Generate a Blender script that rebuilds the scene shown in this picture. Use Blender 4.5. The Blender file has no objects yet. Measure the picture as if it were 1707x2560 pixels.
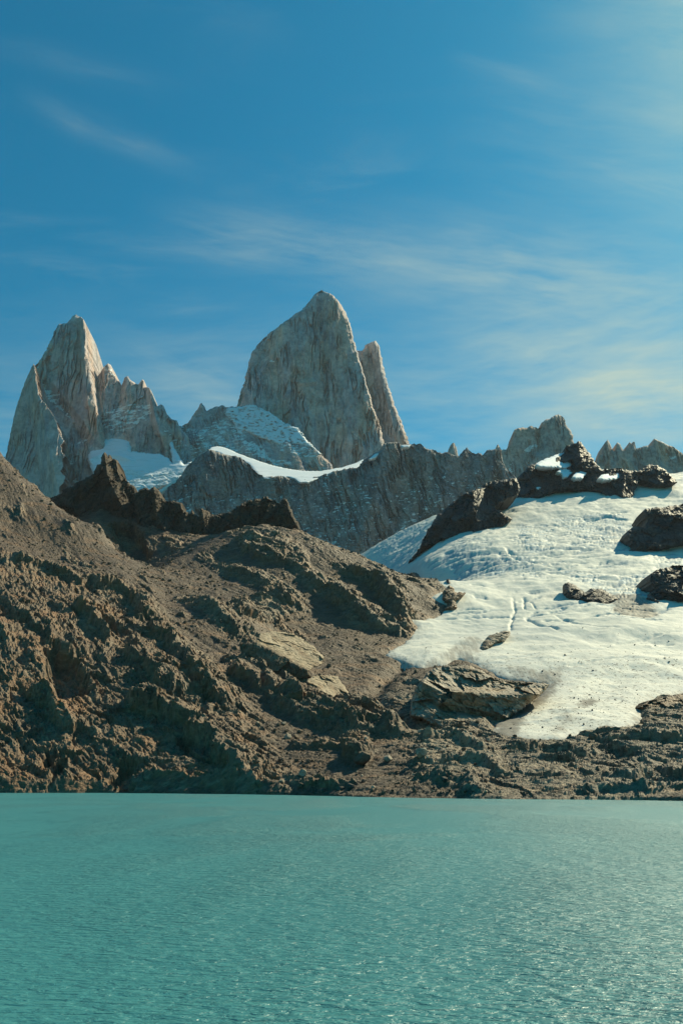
import bpy, math, random
import numpy as np
from mathutils import Vector

# ------------------------------------------------------------------ camera, sky, sun, exposure
sc = bpy.context.scene
W_PX, H_PX = 1707.0, 2560.0          # photograph size: traced outlines below are in its pixels
F_PX = 2014.0                        # focal length in those pixels (about 28 mm on 24 x 36)
PITCH = math.radians(18.35)
CAM_H = 8.0
cam_d = bpy.data.cameras.new("camera"); cam = bpy.data.objects.new("camera", cam_d)
sc.collection.objects.link(cam); sc.camera = cam
cam_d.sensor_fit = 'HORIZONTAL'; cam_d.sensor_width = 24.0
cam_d.lens = 24.0 * F_PX / W_PX
cam_d.clip_start = 0.5; cam_d.clip_end = 60000
cam.location = (0, 0, CAM_H)
cam.rotation_euler = (math.radians(90) + PITCH, 0, 0)

SUN_AZ, SUN_EL = math.radians(54), math.radians(44)     # to the right of the view, ahead of the camera
sun_dir = Vector((math.sin(SUN_AZ)*math.cos(SUN_EL), math.cos(SUN_AZ)*math.cos(SUN_EL), math.sin(SUN_EL)))
sun_d = bpy.data.lights.new("sun", 'SUN'); sun = bpy.data.objects.new("sun", sun_d)
sc.collection.objects.link(sun)
sun_d.energy = 4.7; sun_d.angle = math.radians(0.5); sun_d.color = (1.0, 0.90, 0.60)
sun.rotation_euler = sun_dir.to_track_quat('Z', 'Y').to_euler()
sun.location = (600, 300, 2500)

world = bpy.data.worlds.new("World"); sc.world = world; world.use_nodes = True
sc.view_settings.view_transform = 'Standard'; sc.view_settings.look = 'None'
sc.view_settings.gamma = 1.0; sc.view_settings.use_curve_mapping = False
sc.view_settings.exposure = 0.58
sc.cycles.use_denoising = True; sc.cycles.denoiser = 'OPENIMAGEDENOISE'; sc.cycles.denoising_prefilter = 'ACCURATE'; sc.cycles.denoising_input_passes = 'RGB_ALBEDO_NORMAL'

CT, ST = math.cos(PITCH), math.sin(PITCH)
def ray(u, v):
    """direction of a photo pixel, scaled so that its forward (y) part is 1"""
    u = np.asarray(u, float); v = np.asarray(v, float)
    a = (u - W_PX/2)/F_PX; b = (H_PX/2 - v)/F_PX
    dy = CT - b*ST; dz = ST + b*CT
    return a/dy, dz/dy

def build_world():
    nt = world.node_tree; nt.nodes.clear(); N = nt.nodes; L = nt.links
    out = N.new('ShaderNodeOutputWorld'); bg = N.new('ShaderNodeBackground'); bg.inputs['Strength'].default_value = 0.062
    sky = N.new('ShaderNodeTexSky'); sky.sky_type = 'NISHITA'; sky.sun_disc = False
    sky.sun_elevation = SUN_EL; sky.sun_rotation = SUN_AZ
    sky.altitude = 1200; sky.air_density = 1.0; sky.dust_density = 1.2; sky.ozone_density = 1.0
    tint = N.new('ShaderNodeMix'); tint.data_type = 'RGBA'; tint.blend_type = 'MULTIPLY'
    tint.inputs['Factor'].default_value = 1.0
    tint.inputs['B'].default_value = (0.51, 1.02, 0.965, 1)     # colour balance of the photograph
    L.new(sky.outputs['Color'], tint.inputs['A'])
    bw = N.new('ShaderNodeRGBToBW'); L.new(tint.outputs['Result'], bw.inputs[0])
    hsv = N.new('ShaderNodeMix'); hsv.data_type = 'RGBA'; hsv.clamp_factor = False
    hsv.inputs['Factor'].default_value = 1.6                  # deeper blue
    L.new(bw.outputs[0], hsv.inputs['A']); L.new(tint.outputs['Result'], hsv.inputs['B'])
    tc = N.new('ShaderNodeTexCoord')
    sep = N.new('ShaderNodeSeparateXYZ'); L.new(tc.outputs['Generated'], sep.inputs[0])
    def m(op, a, b=None, c=None, clamp=False):
        n = N.new('ShaderNodeMath'); n.operation = op; n.use_clamp = clamp
        for i, v in enumerate((a, b, c)):
            if v is None: continue
            if isinstance(v, (int, float)): n.inputs[i].default_value = v
            else: L.new(v, n.inputs[i])
        return n.outputs[0]
    # a high layer of cirrus: direction projected on a plane overhead
    den = m('MAXIMUM', m('ADD', sep.outputs['Z'], 0.06), 0.02)
    px = m('DIVIDE', sep.outputs['X'], den); py = m('DIVIDE', sep.outputs['Y'], den)
    comb = N.new('ShaderNodeCombineXYZ'); L.new(px, comb.inputs[0]); L.new(py, comb.inputs[1])
    def noise(scale, sx, sy, rot, detail, rough, off, dist=0.0):
        mp = N.new('ShaderNodeMapping'); L.new(comb.outputs[0], mp.inputs[0])
        mp.inputs['Rotation'].default_value = (0, 0, rot); mp.inputs['Scale'].default_value = (sx, sy, 1)
        mp.inputs['Location'].default_value = off
        n = N.new('ShaderNodeTexNoise'); L.new(mp.outputs[0], n.inputs['Vector'])
        n.inputs['Scale'].default_value = scale; n.inputs['Detail'].default_value = detail
        n.inputs['Roughness'].default_value = rough; n.inputs['Distortion'].default_value = dist
        return n.outputs['Fac']
    def ramp(x, a, b):
        n = N.new('ShaderNodeMapRange'); n.interpolation_type = 'SMOOTHSTEP'
        L.new(x, n.inputs['Value']); n.inputs['From Min'].default_value = a; n.inputs['From Max'].default_value = b
        return n.outputs['Result']
    fib = noise(2.4, 1.0, 3.2, 0.5, 7.0, 0.62, (3.1, 1.7, 0), 0.6)
    big = noise(1.0, 1.0, 1.6, 0.3, 3.0, 0.5, (0.35, 2.2, 0), 0.4)
    dens = m('MULTIPLY', m('MULTIPLY', ramp(fib, 0.46, 0.80), ramp(big, 0.42, 0.70)), 0.16)
    # single streaks of cirrus where the photograph has them: from A to B in the sky ahead
    ahead = m('GREATER_THAN', sep.outputs['Y'], 0.05); yy = m('MAXIMUM', sep.outputs['Y'], 0.05)
    c2 = N.new('ShaderNodeCombineXYZ'); L.new(m('DIVIDE', sep.outputs['X'], yy), c2.inputs[0]); L.new(m('DIVIDE', sep.outputs['Z'], yy), c2.inputs[1])
    wn = N.new('ShaderNodeTexNoise'); L.new(c2.outputs[0], wn.inputs['Vector']); wn.inputs['Scale'].default_value = 4.0; wn.inputs['Detail'].default_value = 4
    def vm(op, a, b):
        n = N.new('ShaderNodeVectorMath'); n.operation = op
        for i, v in enumerate((a, b)):
            if isinstance(v, tuple): n.inputs[i].default_value = v
            else: L.new(v, n.inputs[i])
        return n
    warp = vm('MULTIPLY', vm('SUBTRACT', wn.outputs['Color'], (0.5, 0.5, 0.5)).outputs[0], (0.05, 0.05, 0)).outputs[0]
    P = vm('ADD', c2.outputs[0], warp).outputs[0]
    for (u0, v0, u1, v1, w, st_) in [(40, 225, 500, 425, 52, 0.20), (-80, 100, 460, 215, 60, 0.09), (1120, 130, 1430, 220, 44, 0.20), (360, 545, 1250, 690, 130, 0.42), (850, 630, 1900, 740, 190, 0.62),
                                     (1050, 980, 1900, 780, 230, 0.62), (1320, 1040, 1950, 960, 140, 1.1), (300, 860, 640, 1010, 80, 0.30), (1380, 390, 1850, 530, 80, 0.22), (1100, 300, 1950, 420, 420, 0.18), (-900, 1080, 2600, 1000, 330, 0.42)]:
        (ax, az), (bx, bz) = ray(u0, v0), ray(u1, v1); ax, az, bx, bz = float(ax), float(az), float(bx), float(bz)
        ln = math.hypot(bx-ax, bz-az); dx, dz = (bx-ax)/ln, (bz-az)/ln; wd = w/F_PX
        r_ = vm('SUBTRACT', P, (ax, az, 0)).outputs[0]
        t = m('DIVIDE', vm('DOT_PRODUCT', r_, (dx, dz, 0)).outputs['Value'], ln); d = m('DIVIDE', vm('DOT_PRODUCT', r_, (-dz, dx, 0)).outputs['Value'], wd)
        acr = m('POWER', 2.718, m('MULTIPLY', m('MULTIPLY', d, d), -1.3))
        ends = m('MULTIPLY', ramp(t, -0.08, 0.4), ramp(t, 1.08, 0.6))
        cs = N.new('ShaderNodeCombineXYZ'); L.new(m('MULTIPLY', t, ln*4.5), cs.inputs[0]); L.new(m('MULTIPLY', d, wd*22), cs.inputs[1]); cs.inputs[2].default_value = u0*0.013
        fn = N.new('ShaderNodeTexNoise'); L.new(cs.outputs[0], fn.inputs['Vector']); fn.inputs['Scale'].default_value = 1.6; fn.inputs['Detail'].default_value = 4; fn.inputs['Roughness'].default_value = 0.6
        dens = m('ADD', dens, m('MULTIPLY', m('MULTIPLY', m('MULTIPLY', acr, ends), ramp(fn.outputs['Fac'], 0.05, 0.95)), m('MULTIPLY', ahead, st_*0.8)))
    sd_ = N.new('ShaderNodeVectorMath'); sd_.operation = 'DOT_PRODUCT'; L.new(tc.outputs['Generated'], sd_.inputs[0]); sd_.inputs[1].default_value = tuple(sun_dir)
    dens = m('ADD', dens, m('MULTIPLY', ramp(sd_.outputs['Value'], 0.89, 1.0), m('MULTIPLY', ramp(fib, 0.1, 0.8), 0.7)))
    dens = m('MINIMUM', dens, 0.9)
    mix = N.new('ShaderNodeMix'); mix.data_type = 'RGBA'
    L.new(dens, mix.inputs['Factor']); L.new(hsv.outputs['Result'], mix.inputs['A'])
    mix.inputs['B'].default_value = (6.2, 7.2, 5.7, 1)
    L.new(mix.outputs['Result'], bg.inputs['Color']); L.new(bg.outputs[0], out.inputs['Surface'])
build_world()

# ------------------------------------------------------------------ numpy helpers
f32 = np.float32
def at(u, v, y):
    rx, rz = ray(u, v); return rx*y, y + 0*rx, CAM_H + rz*y
def sstep(x, a, b):
    t = np.clip((x-a)/(b-a), 0, 1); return t*t*(3-2*t)

def hash2(ix, iy, seed):
    h = (ix.astype(np.int32).view(np.uint32)*np.uint32(374761393) + iy.astype(np.int32).view(np.uint32)*np.uint32(668265263) + np.uint32(seed*974711+12345))
    h = (h ^ (h >> np.uint32(13)))*np.uint32(1274126177)
    h = h ^ (h >> np.uint32(16))
    h = h*np.uint32(2246822519); h = h ^ (h >> np.uint32(15))
    return h
def rnd(h): return (h & np.uint32(0xFFFFFF)).astype(f32)*f32(1/16777216.0)
def rnd2(h): h = h*np.uint32(3266489917); h = h ^ (h >> np.uint32(16)); return rnd(h), h

def perlin(x, y, seed=0):
    x = x.astype(f32); y = y.astype(f32)
    x0 = np.floor(x); y0 = np.floor(y); fx = x-x0; fy = y-y0
    ix = x0.astype(np.int32); iy = y0.astype(np.int32)
    def g(dx, dy):
        a = rnd(hash2(ix+dx, iy+dy, seed))*f32(6.2831853)
        return np.cos(a)*(fx-dx) + np.sin(a)*(fy-dy)
    sx = fx*fx*fx*(fx*(fx*6-15)+10); sy = fy*fy*fy*(fy*(fy*6-15)+10)
    a = g(0, 0)*(1-sx) + g(1, 0)*sx; b = g(0, 1)*(1-sx) + g(1, 1)*sx
    return (a*(1-sy) + b*sy)*f32(1.4)
def fbm(x, y, oct=4, seed=0, gain=0.5, ridged=False):
    s = 0; a = 1.0; t = 0
    for o in range(oct):
        n = perlin(x*2**o + o*17.3, y*2**o - o*9.1, seed+o)
        if ridged: n = 1-2*np.abs(n)
        s = s + a*n; t += a; a *= gain
    return s/t
def facets(x, y, cell, stretch, theta, seed, slope=0.5, jump=0.5, bias=(0, 0), edge=False):
    """broken rock: every Voronoi block is a tilted plane of its own; returns metres"""
    c, s = math.cos(theta), math.sin(theta)
    X = ((x*c + y*s)/(cell*stretch)).astype(f32); Y = ((-x*s + y*c)/cell).astype(f32)
    ix = np.floor(X); iy = np.floor(Y); fx = X-ix; fy = Y-iy
    ix = ix.astype(np.int32); iy = iy.astype(np.int32)
    best = np.full(X.shape, 9.0, f32); h = np.zeros(X.shape, f32)
    sec = best.copy()
    for dx in (-1, 0, 1):
        for dy in (-1, 0, 1):
            k = hash2(ix+dx, iy+dy, seed)
            jx = rnd(k); jy, k2 = rnd2(k)
            ex = fx-dx-jx; ey = fy-dy-jy
            d = ex*ex + ey*ey
            r0, k3 = rnd2(k2); r1, k4 = rnd2(k3); r2, _ = rnd2(k4)
            val = jump*(r0-f32(.5)) + (slope*(r1-f32(.5))*2)*ex*stretch + (slope*(r2-f32(.5))*2)*ey
            nb = d < best
            if edge: sec = np.where(nb, best, np.minimum(sec, d))
            h = np.where(nb, val, h); best = np.where(nb, d, best)
    # common dip of the slabs, sawtooth inside each block
    out = h*f32(cell)
    if bias != (0, 0): pass
    if edge: return out, np.sqrt(sec)-np.sqrt(best)
    return out

def poly_sd(px, py, poly, chunk=60000):
    """signed distance to a polygon, positive inside"""
    P = np.asarray(poly, float); A = P; B = np.roll(P, -1, 0)
    sh = px.shape; x = px.ravel().astype(float); y = py.ravel().astype(float)
    out = np.empty(x.shape)
    ab = B-A; l2 = (ab**2).sum(1)+1e-12
    for i in range(0, x.size, chunk):
        xx = x[i:i+chunk, None]; yy = y[i:i+chunk, None]
        t = np.clip(((xx-A[:, 0])*ab[:, 0] + (yy-A[:, 1])*ab[:, 1])/l2, 0, 1)
        d = np.sqrt(((xx-A[:, 0]-t*ab[:, 0])**2 + (yy-A[:, 1]-t*ab[:, 1])**2).min(1))
        cond = (A[:, 1] > yy) != (B[:, 1] > yy)
        with np.errstate(divide='ignore', invalid='ignore'):
            xc = A[:, 0] + (yy-A[:, 1])*ab[:, 0]/(ab[:, 1]+1e-30)
        ins = (cond & (xx < xc)).sum(1) % 2 == 1
        out[i:i+chunk] = np.where(ins, d, -d)
    return out.reshape(sh)
def grid_sd(xs, ss, poly):
    """signed distance on a regular grid: even-odd fill and jump flooding from outline samples"""
    st = xs[1]-xs[0]; nx, ny = len(xs), len(ss)
    P = np.asarray(poly, float); Q = np.roll(P, -1, 0)
    tog = np.zeros((ny, nx+1), np.int32)
    for (ax, ay), (bx, by) in zip(P, Q):
        if ay == by: continue
        lo, hi = min(ay, by), max(ay, by)
        j = np.arange(max(0, int(math.ceil((lo-ss[0])/st-1e-9))), min(ny, int(math.ceil((hi-ss[0])/st-1e-9))))
        if not len(j): continue
        xc = ax + (ss[j]-ay)*(bx-ax)/(by-ay)
        i = np.clip(np.ceil((xc-xs[0])/st), 0, nx).astype(int); np.add.at(tog, (j, i), 1)
    inside = (np.cumsum(tog, 1)[:, :nx] % 2) == 1
    L = np.hypot(*(Q-P).T); pts = []
    for a, b, l in zip(P, Q, L):
        k = max(1, int(l/(st*0.3))); pts.append(a+(b-a)*(np.arange(k)/k)[:, None])
    pts = np.concatenate(pts)
    gi = np.clip(np.round((pts[:, 0]-xs[0])/st).astype(int), 0, nx-1); gj = np.clip(np.round((pts[:, 1]-ss[0])/st).astype(int), 0, ny-1)
    X, S = np.meshgrid(xs, ss); bx = np.full((ny, nx), 1e9); by = np.full((ny, nx), 1e9)
    bx[gj, gi] = pts[:, 0]; by[gj, gi] = pts[:, 1]
    best = (X-bx)**2+(S-by)**2
    k = 1
    while k < max(nx, ny): k *= 2
    ks = []
    while k >= 1: ks.append(k); k //= 2
    for k in [1]+ks+[1]:
        for dj in (-k, 0, k):
            for di in (-k, 0, k):
                if not (di or dj) or abs(dj) >= ny or abs(di) >= nx: continue
                a = slice(max(0, dj), ny+min(0, dj)); b = slice(max(0, di), nx+min(0, di))
                c = slice(max(0, -dj), ny+min(0, -dj)); d = slice(max(0, -di), nx+min(0, -di))
                qx = bx[c, d]; qy = by[c, d]; dd = (X[a, b]-qx)**2+(S[a, b]-qy)**2
                m = dd < best[a, b]
                best[a, b] = np.where(m, dd, best[a, b]); tx = bx[a, b]; ty = by[a, b]
                bx[a, b] = np.where(m, qx, tx); by[a, b] = np.where(m, qy, ty)
    dist = np.sqrt(best)
    return np.where(inside, dist, -dist), bx, by
def line_d(px, py, line):
    """distance to a polyline and the side it lies on (+1 = right of travel)"""
    P = np.asarray(line, float); best = np.full(px.shape, 1e9); side = np.ones(px.shape); tt = np.zeros(px.shape)
    n = len(P)-1
    for i in range(n):
        a, b = P[i], P[i+1]; ab = b-a; l2 = (ab**2).sum()+1e-12
        t = np.clip(((px-a[0])*ab[0] + (py-a[1])*ab[1])/l2, 0, 1)
        ex = px-a[0]-t*ab[0]; ey = py-a[1]-t*ab[1]; d = np.hypot(ex, ey)
        sd = np.sign(ab[1]*ex - ab[0]*ey)
        m = d < best
        best = np.where(m, d, best); side = np.where(m, sd, side); tt = np.where(m, (i+t)/n, tt)
    return best, side, tt

rs = np.random.RandomState(7)
def jag(poly, amp, step=2.5, seed=0, closed=True):
    """roughen an outline (photo pixels)"""
    P = np.asarray(poly, float); out = []
    n = len(P)
    for i in range(n if closed else n-1):
        a = P[i]; b = P[(i+1) % n]; L = np.hypot(*(b-a)); k = max(1, int(L/step))
        t = np.arange(k)/k; nx, ny = -(b-a)[1]/(L+1e-9), (b-a)[0]/(L+1e-9)
        q = a + (b-a)*t[:, None]
        d = (fbm(q[:, 0]/13+seed*3.7, q[:, 1]/13, 3, seed+50, 0.8) + 0.5*(rnd(hash2(np.round(q[:, 0]/2.5), np.round(q[:, 1]/2.5), seed))-0.5))*amp*2.0
        d[0] *= 0.4
        out.append(q + np.stack([nx*d, ny*d], 1))
    if not closed: out.append(P[-1:])
    return np.concatenate(out)

# ------------------------------------------------------------------ scene helpers
COL = sc.collection
def mesh_np(name, V, quads, tris=None, ngons=None, smooth=False, mat=None, attrs=None, parent=None):
    me = bpy.data.meshes.new(name)
    V = np.ascontiguousarray(V, f32)
    me.vertices.add(len(V)); me.vertices.foreach_set("co", V.ravel())
    parts = []; sizes = []
    if quads is not None and len(quads): parts.append(np.asarray(quads).ravel()); sizes.append(np.full(len(quads), 4))
    if tris is not None and len(tris): parts.append(np.asarray(tris).ravel()); sizes.append(np.full(len(tris), 3))
    for g in (ngons or []): parts.append(np.asarray(g)); sizes.append(np.array([len(g)]))
    idx = np.concatenate(parts).astype(np.int32); sz = np.concatenate(sizes).astype(np.int32)
    me.loops.add(len(idx)); me.loops.foreach_set("vertex_index", idx)
    st = np.concatenate([[0], np.cumsum(sz)[:-1]]).astype(np.int32)
    me.polygons.add(len(sz)); me.polygons.foreach_set("loop_start", st); me.polygons.foreach_set("loop_total", sz)
    me.polygons.foreach_set("use_smooth", np.full(len(sz), smooth))
    me.update(calc_edges=True); me.validate()
    for k, a in (attrs or {}).items():
        at_ = me.attributes.new(k, 'FLOAT', 'POINT'); at_.data.foreach_set("value", np.ascontiguousarray(a, f32))
    if mat: me.materials.append(mat)
    o = bpy.data.objects.new(name, me); COL.objects.link(o)
    if parent is not None: o.parent = parent
    return o
def structure(o, label=None):
    o["kind"] = "structure"
    if label: o["label"] = label
    return o
def thing(o, label, cat, group=None):
    o["label"] = label; o["category"] = cat
    if group: o["group"] = group
    return o

# ------------------------------------------------------------------ materials
def new_mat(name):
    m = bpy.data.materials.new(name); m.use_nodes = True
    nt = m.node_tree; nt.nodes.clear()
    out = nt.nodes.new('ShaderNodeOutputMaterial'); b = nt.nodes.new('ShaderNodeBsdfPrincipled')
    nt.links.new(b.outputs[0], out.inputs['Surface'])
    return m, nt, b
class NB:
    def __init__(s, nt):
        s.nt = nt; s.N = nt.nodes; s.L = nt.links
        s.pos = s.N.new('ShaderNodeNewGeometry').outputs['Position']
    def noise(s, scale=(1, 1, 1), detail=4, rough=0.55, loc=(0, 0, 0), rot=(0, 0, 0), dist=0.0):
        mp = s.N.new('ShaderNodeMapping'); s.L.new(s.pos, mp.inputs[0])
        mp.inputs['Scale'].default_value = scale; mp.inputs['Location'].default_value = loc; mp.inputs['Rotation'].default_value = rot
        n = s.N.new('ShaderNodeTexNoise'); s.L.new(mp.outputs[0], n.inputs['Vector'])
        n.inputs['Scale'].default_value = 1; n.inputs['Detail'].default_value = detail
        n.inputs['Roughness'].default_value = rough; n.inputs['Distortion'].default_value = dist
        return n.outputs['Fac']
    def math(s, op, a, b=None, c=None, clamp=False):
        n = s.N.new('ShaderNodeMath'); n.operation = op; n.use_clamp = clamp
        for i, v in enumerate((a, b, c)):
            if v is None: continue
            if isinstance(v, (int, float)): n.inputs[i].default_value = v
            else: s.L.new(v, n.inputs[i])
        return n.outputs[0]
    def ramp(s, x, a, b, to0=0.0, to1=1.0):
        n = s.N.new('ShaderNodeMapRange'); n.interpolation_type = 'SMOOTHSTEP'; s.L.new(x, n.inputs['Value'])
        n.inputs['From Min'].default_value = a; n.inputs['From Max'].default_value = b
        n.inputs['To Min'].default_value = to0; n.inputs['To Max'].default_value = to1
        return n.outputs['Result']
    def mix(s, f, a, b, mode='MIX'):
        n = s.N.new('ShaderNodeMix'); n.data_type = 'RGBA'; n.blend_type = mode
        if isinstance(f, (int, float)): n.inputs['Factor'].default_value = f
        else: s.L.new(f, n.inputs['Factor'])
        for k, v in (('A', a), ('B', b)):
            if isinstance(v, tuple): n.inputs[k].default_value = (*v, 1)
            else: s.L.new(v, n.inputs[k])
        return n.outputs['Result']
    def attr(s, name):
        n = s.N.new('ShaderNodeAttribute'); n.attribute_name = name; return n.outputs['Fac']
    def bump(s, h, dist, strength=1.0, normal=None):
        n = s.N.new('ShaderNodeBump'); s.L.new(h, n.inputs['Height'])
        n.inputs['Distance'].default_value = dist; n.inputs['Strength'].default_value = strength
        if normal: s.L.new(normal, n.inputs['Normal'])
        return n.outputs['Normal']

SNOW = (0.74, 0.76, 0.76)
def rock_mat(name, c0, c1, c2, big, fine, bump_d, var=0.5, spec=0.25, rough=0.8, stretch=(1, 1, 1), rot=(0, 0, 0), snow=True, tint_attr=False, streak=0):
    m, nt, b = new_mat(name); q = NB(nt)
    s = lambda k: (stretch[0]/k, stretch[1]/k, stretch[2]/k)
    n1 = q.noise(s(big), 5, 0.6, rot=rot, dist=0.5)
    n2 = q.noise(s(big*0.37), 5, 0.6, loc=(31, 7, 11), rot=rot, dist=0.4)
    n3 = q.noise((1/fine, 1/fine, 1/fine), 6, 0.68, rot=rot)
    n4 = q.noise((0.25/fine, 0.25/fine, 0.25/fine), 4, 0.6, loc=(5, 55, 2))
    col = q.mix(q.ramp(n1, 0.38, 0.64), c0, c1)
    col = q.mix(q.ramp(n2, 0.47, 0.68), col, c2)
    val = q.math('ADD', q.ramp(n3, 0.25, 0.75, 1-var, 1+var), q.ramp(n4, 0.3, 0.7, -0.25, 0.25))
    cm = nt.nodes.new('ShaderNodeCombineColor')
    for i in range(3): nt.links.new(val, cm.inputs[i])
    col = q.mix(1.0, col, cm.outputs[0], 'MULTIPLY')
    if streak:
        sk = q.noise((1/streak, 1/streak, 0.06/streak), 4, 0.6, loc=(7, 3, 1))
        sk2 = q.noise((0.3/streak, 0.3/streak, 0.03/streak), 3, 0.5, loc=(1, 8, 3))
        f = q.math('MULTIPLY', q.ramp(sk, 0.50, 0.66), q.ramp(sk2, 0.40, 0.62))
        col = q.mix(q.math('MULTIPLY', f, 0.42), col, (0.12, 0.12, 0.125))
    if tint_attr:
        col = q.mix(q.attr('scree'), col, q.mix(q.ramp(n4, 0.35, 0.65), (0.058, 0.037, 0.022), (0.098, 0.062, 0.037)))
        g1 = q.noise((1/16, 1/2.6, 1/4.0), 5, 0.65, rot=(0, 0, 0.85), dist=0.4); g2 = q.noise((1/60, 1/16, 1/20), 4, 0.6, rot=(0, 0, 0.85), loc=(4, 9, 1), dist=0.6)
        gf = q.math('MULTIPLY', q.ramp(g1, 0.50, 0.70, 0.0, 0.75), q.math('SUBTRACT', 1.0, q.math('MULTIPLY', q.attr('scree'), 0.75)))
        col = q.mix(gf, col, (0.28, 0.205, 0.132)); col = q.mix(q.ramp(g1, 0.48, 0.32, 0.0, 0.7), col, (0.040, 0.028, 0.018))
        col = q.mix(q.ramp(g2, 0.50, 0.66, 0.0, 0.65), col, (0.18, 0.092, 0.040))
        pl = q.math('ADD', q.attr('pale'), q.math('MULTIPLY', q.math('SUBTRACT', g1, 0.5), 1.3))
        col = q.mix(q.ramp(pl, 0.35, 0.75, 0.0, 0.9), col, (0.33, 0.255, 0.17))
    rgh = rough
    if snow:
        f = q.math('ADD', q.attr('snow'), q.math('MULTIPLY', q.math('SUBTRACT', n3, 0.5), 0.7))
        f = q.ramp(f, 0.44, 0.58)
        col = q.mix(f, col, SNOW)
    nt.links.new(col, b.inputs['Base Color'])
    b.inputs['Roughness'].default_value = rgh; b.inputs['Specular IOR Level'].default_value = spec
    nt.links.new(q.bump(n3, bump_d), b.inputs['Normal'])
    return m

M_BROWN = rock_mat('brown_rock', (0.108, 0.066, 0.037), (0.158, 0.108, 0.068), (0.185, 0.088, 0.036), 70, 4.0, 2.2, var=0.45, spec=0.4, rough=0.62, snow=False, tint_attr=True)
M_BENCH = rock_mat('bench_rock', (0.13, 0.10, 0.072), (0.175, 0.14, 0.105), (0.145, 0.096, 0.058), 45, 4.0, 2.4, var=0.45, spec=0.35, rough=0.65, snow=False, tint_attr=True)
M_TAN = rock_mat('tan_rock', (0.21, 0.168, 0.125), (0.24, 0.20, 0.155), (0.21, 0.14, 0.08), 40, 4.0, 1.4, var=0.4, spec=0.35, rough=0.65, snow=False)
M_SLAB = rock_mat('slab_rock', (0.27, 0.205, 0.135), (0.31, 0.245, 0.17), (0.22, 0.15, 0.09), 30, 3.0, 1.0, var=0.3, spec=0.25, rough=0.7, snow=False)
M_CRAG = rock_mat('crag_rock', (0.050, 0.037, 0.027), (0.07, 0.052, 0.037), (0.085, 0.054, 0.030), 40, 6.0, 2.0, var=0.5, snow=False)
M_GRAN = rock_mat('granite', (0.44, 0.395, 0.395), (0.52, 0.385, 0.325), (0.345, 0.33, 0.355), 120, 14.0, 3.5, var=0.24, spec=0.15, rough=0.85, stretch=(1, 1, 0.25), streak=13)
M_WALL = rock_mat('grey_granite', (0.215, 0.22, 0.232), (0.265, 0.235, 0.215), (0.145, 0.15, 0.165), 120, 9.0, 4.0, var=0.42, spec=0.15, rough=0.85, stretch=(1, 1, 0.3), streak=9)
M_FAR = rock_mat('far_granite', (0.42, 0.36, 0.33), (0.54, 0.375, 0.285), (0.33, 0.31, 0.30), 110, 12.0, 4.0, var=0.38, spec=0.15, rough=0.85, stretch=(1, 1, 0.4), streak=10)
M_DARK = rock_mat('dark_rock', (0.036, 0.037, 0.041), (0.050, 0.048, 0.049), (0.065, 0.058, 0.054), 60, 5.0, 1.6, var=0.5, spec=0.2, rough=0.55)
M_BOULD = rock_mat('boulder_rock', (0.090, 0.064, 0.042), (0.135, 0.10, 0.068), (0.060, 0.044, 0.031), 12, 0.9, 0.25, var=0.35, spec=0.3, snow=False)

def snow_mat(name, dirt=True, blue=False, fine=6.0, bump_d=0.6, gain=1.0):
    m, nt, b = new_mat(name); q = NB(nt)
    n = q.noise((1/fine, 1/fine, 1/fine), 6, 0.6)
    n2 = q.noise((1/90, 1/90, 1/60), 5, 0.6, dist=0.6)
    col = q.mix(q.ramp(n2, 0.35, 0.7), *(((0.74, 0.78, 0.82), (0.70, 0.75, 0.80)) if gain > 1 else ((0.64, 0.625, 0.56), (0.58, 0.575, 0.53))))
    bd = q.noise((1/70, 1/9, 1/9), 5, 0.6, rot=(0, 0, 0.15), loc=(2, 5, 0), dist=0.8)
    col = q.mix(q.math('MULTIPLY', q.ramp(bd, 0.52, 0.68), 0.4), col, (0.42, 0.47, 0.48))
    if blue: col = q.mix(q.math('MULTIPLY', q.ramp(n, 0.45, 0.7), 0.6), col, (0.62, 0.76, 0.80))
    if dirt:
        cv = q.noise((1/26, 1/9.0, 1/7.0), 5, 0.7, rot=(0, 0, 0.12), loc=(6, 1, 2), dist=0.9)
        col = q.mix(q.math('MULTIPLY', q.ramp(cv, 0.46, 0.58), q.math('MULTIPLY', q.attr('crev'), 0.95)), col, (0.34, 0.43, 0.48))
        col = q.mix(q.math('MULTIPLY', q.ramp(q.attr('gap'), 0.25, 0.8), 0.75), col, (0.25, 0.34, 0.40))
        # rock dust melting out of the ice, drawn out down the flow
        st = q.noise((1/2.4, 1/34.0, 1/20.0), 5, 0.65, rot=(0, 0, 0.25), dist=0.3)
        st2 = q.noise((1/9.0, 1/80.0, 1/60.0), 4, 0.6, rot=(0, 0, 0.25), loc=(3, 2, 8), dist=0.5)
        f = q.math('ADD', q.attr('dirt'), q.math('MULTIPLY', q.math('SUBTRACT', st, 0.5), 0.9))
        f = q.math('ADD', f, q.math('MULTIPLY', q.math('SUBTRACT', st2, 0.5), 0.5))
        col = q.mix(q.math('MULTIPLY', q.ramp(f, 0.25, 0.85), 0.85), col, (0.17, 0.15, 0.13))
        sp = q.noise((1/3.2, 1/3.2, 1/3.2), 3, 0.7, loc=(9, 1, 4))
        f2 = q.ramp(q.math('ADD', sp, q.math('MULTIPLY', q.attr('grit'), 0.12)), 0.70, 0.76)
        col = q.mix(q.math('MULTIPLY', f2, q.attr('grit')), col, (0.12, 0.11, 0.10))
    nt.links.new(col, b.inputs['Base Color'])
    b.inputs['Roughness'].default_value = 0.7; b.inputs['Specular IOR Level'].default_value = 0.2
    nt.links.new(q.bump(n, bump_d), b.inputs['Normal'])
    return m
M_ICE = snow_mat('glacier_snow')
M_SNOW = snow_mat('snow', dirt=False, fine=14, bump_d=0.6, gain=1.28)
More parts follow.
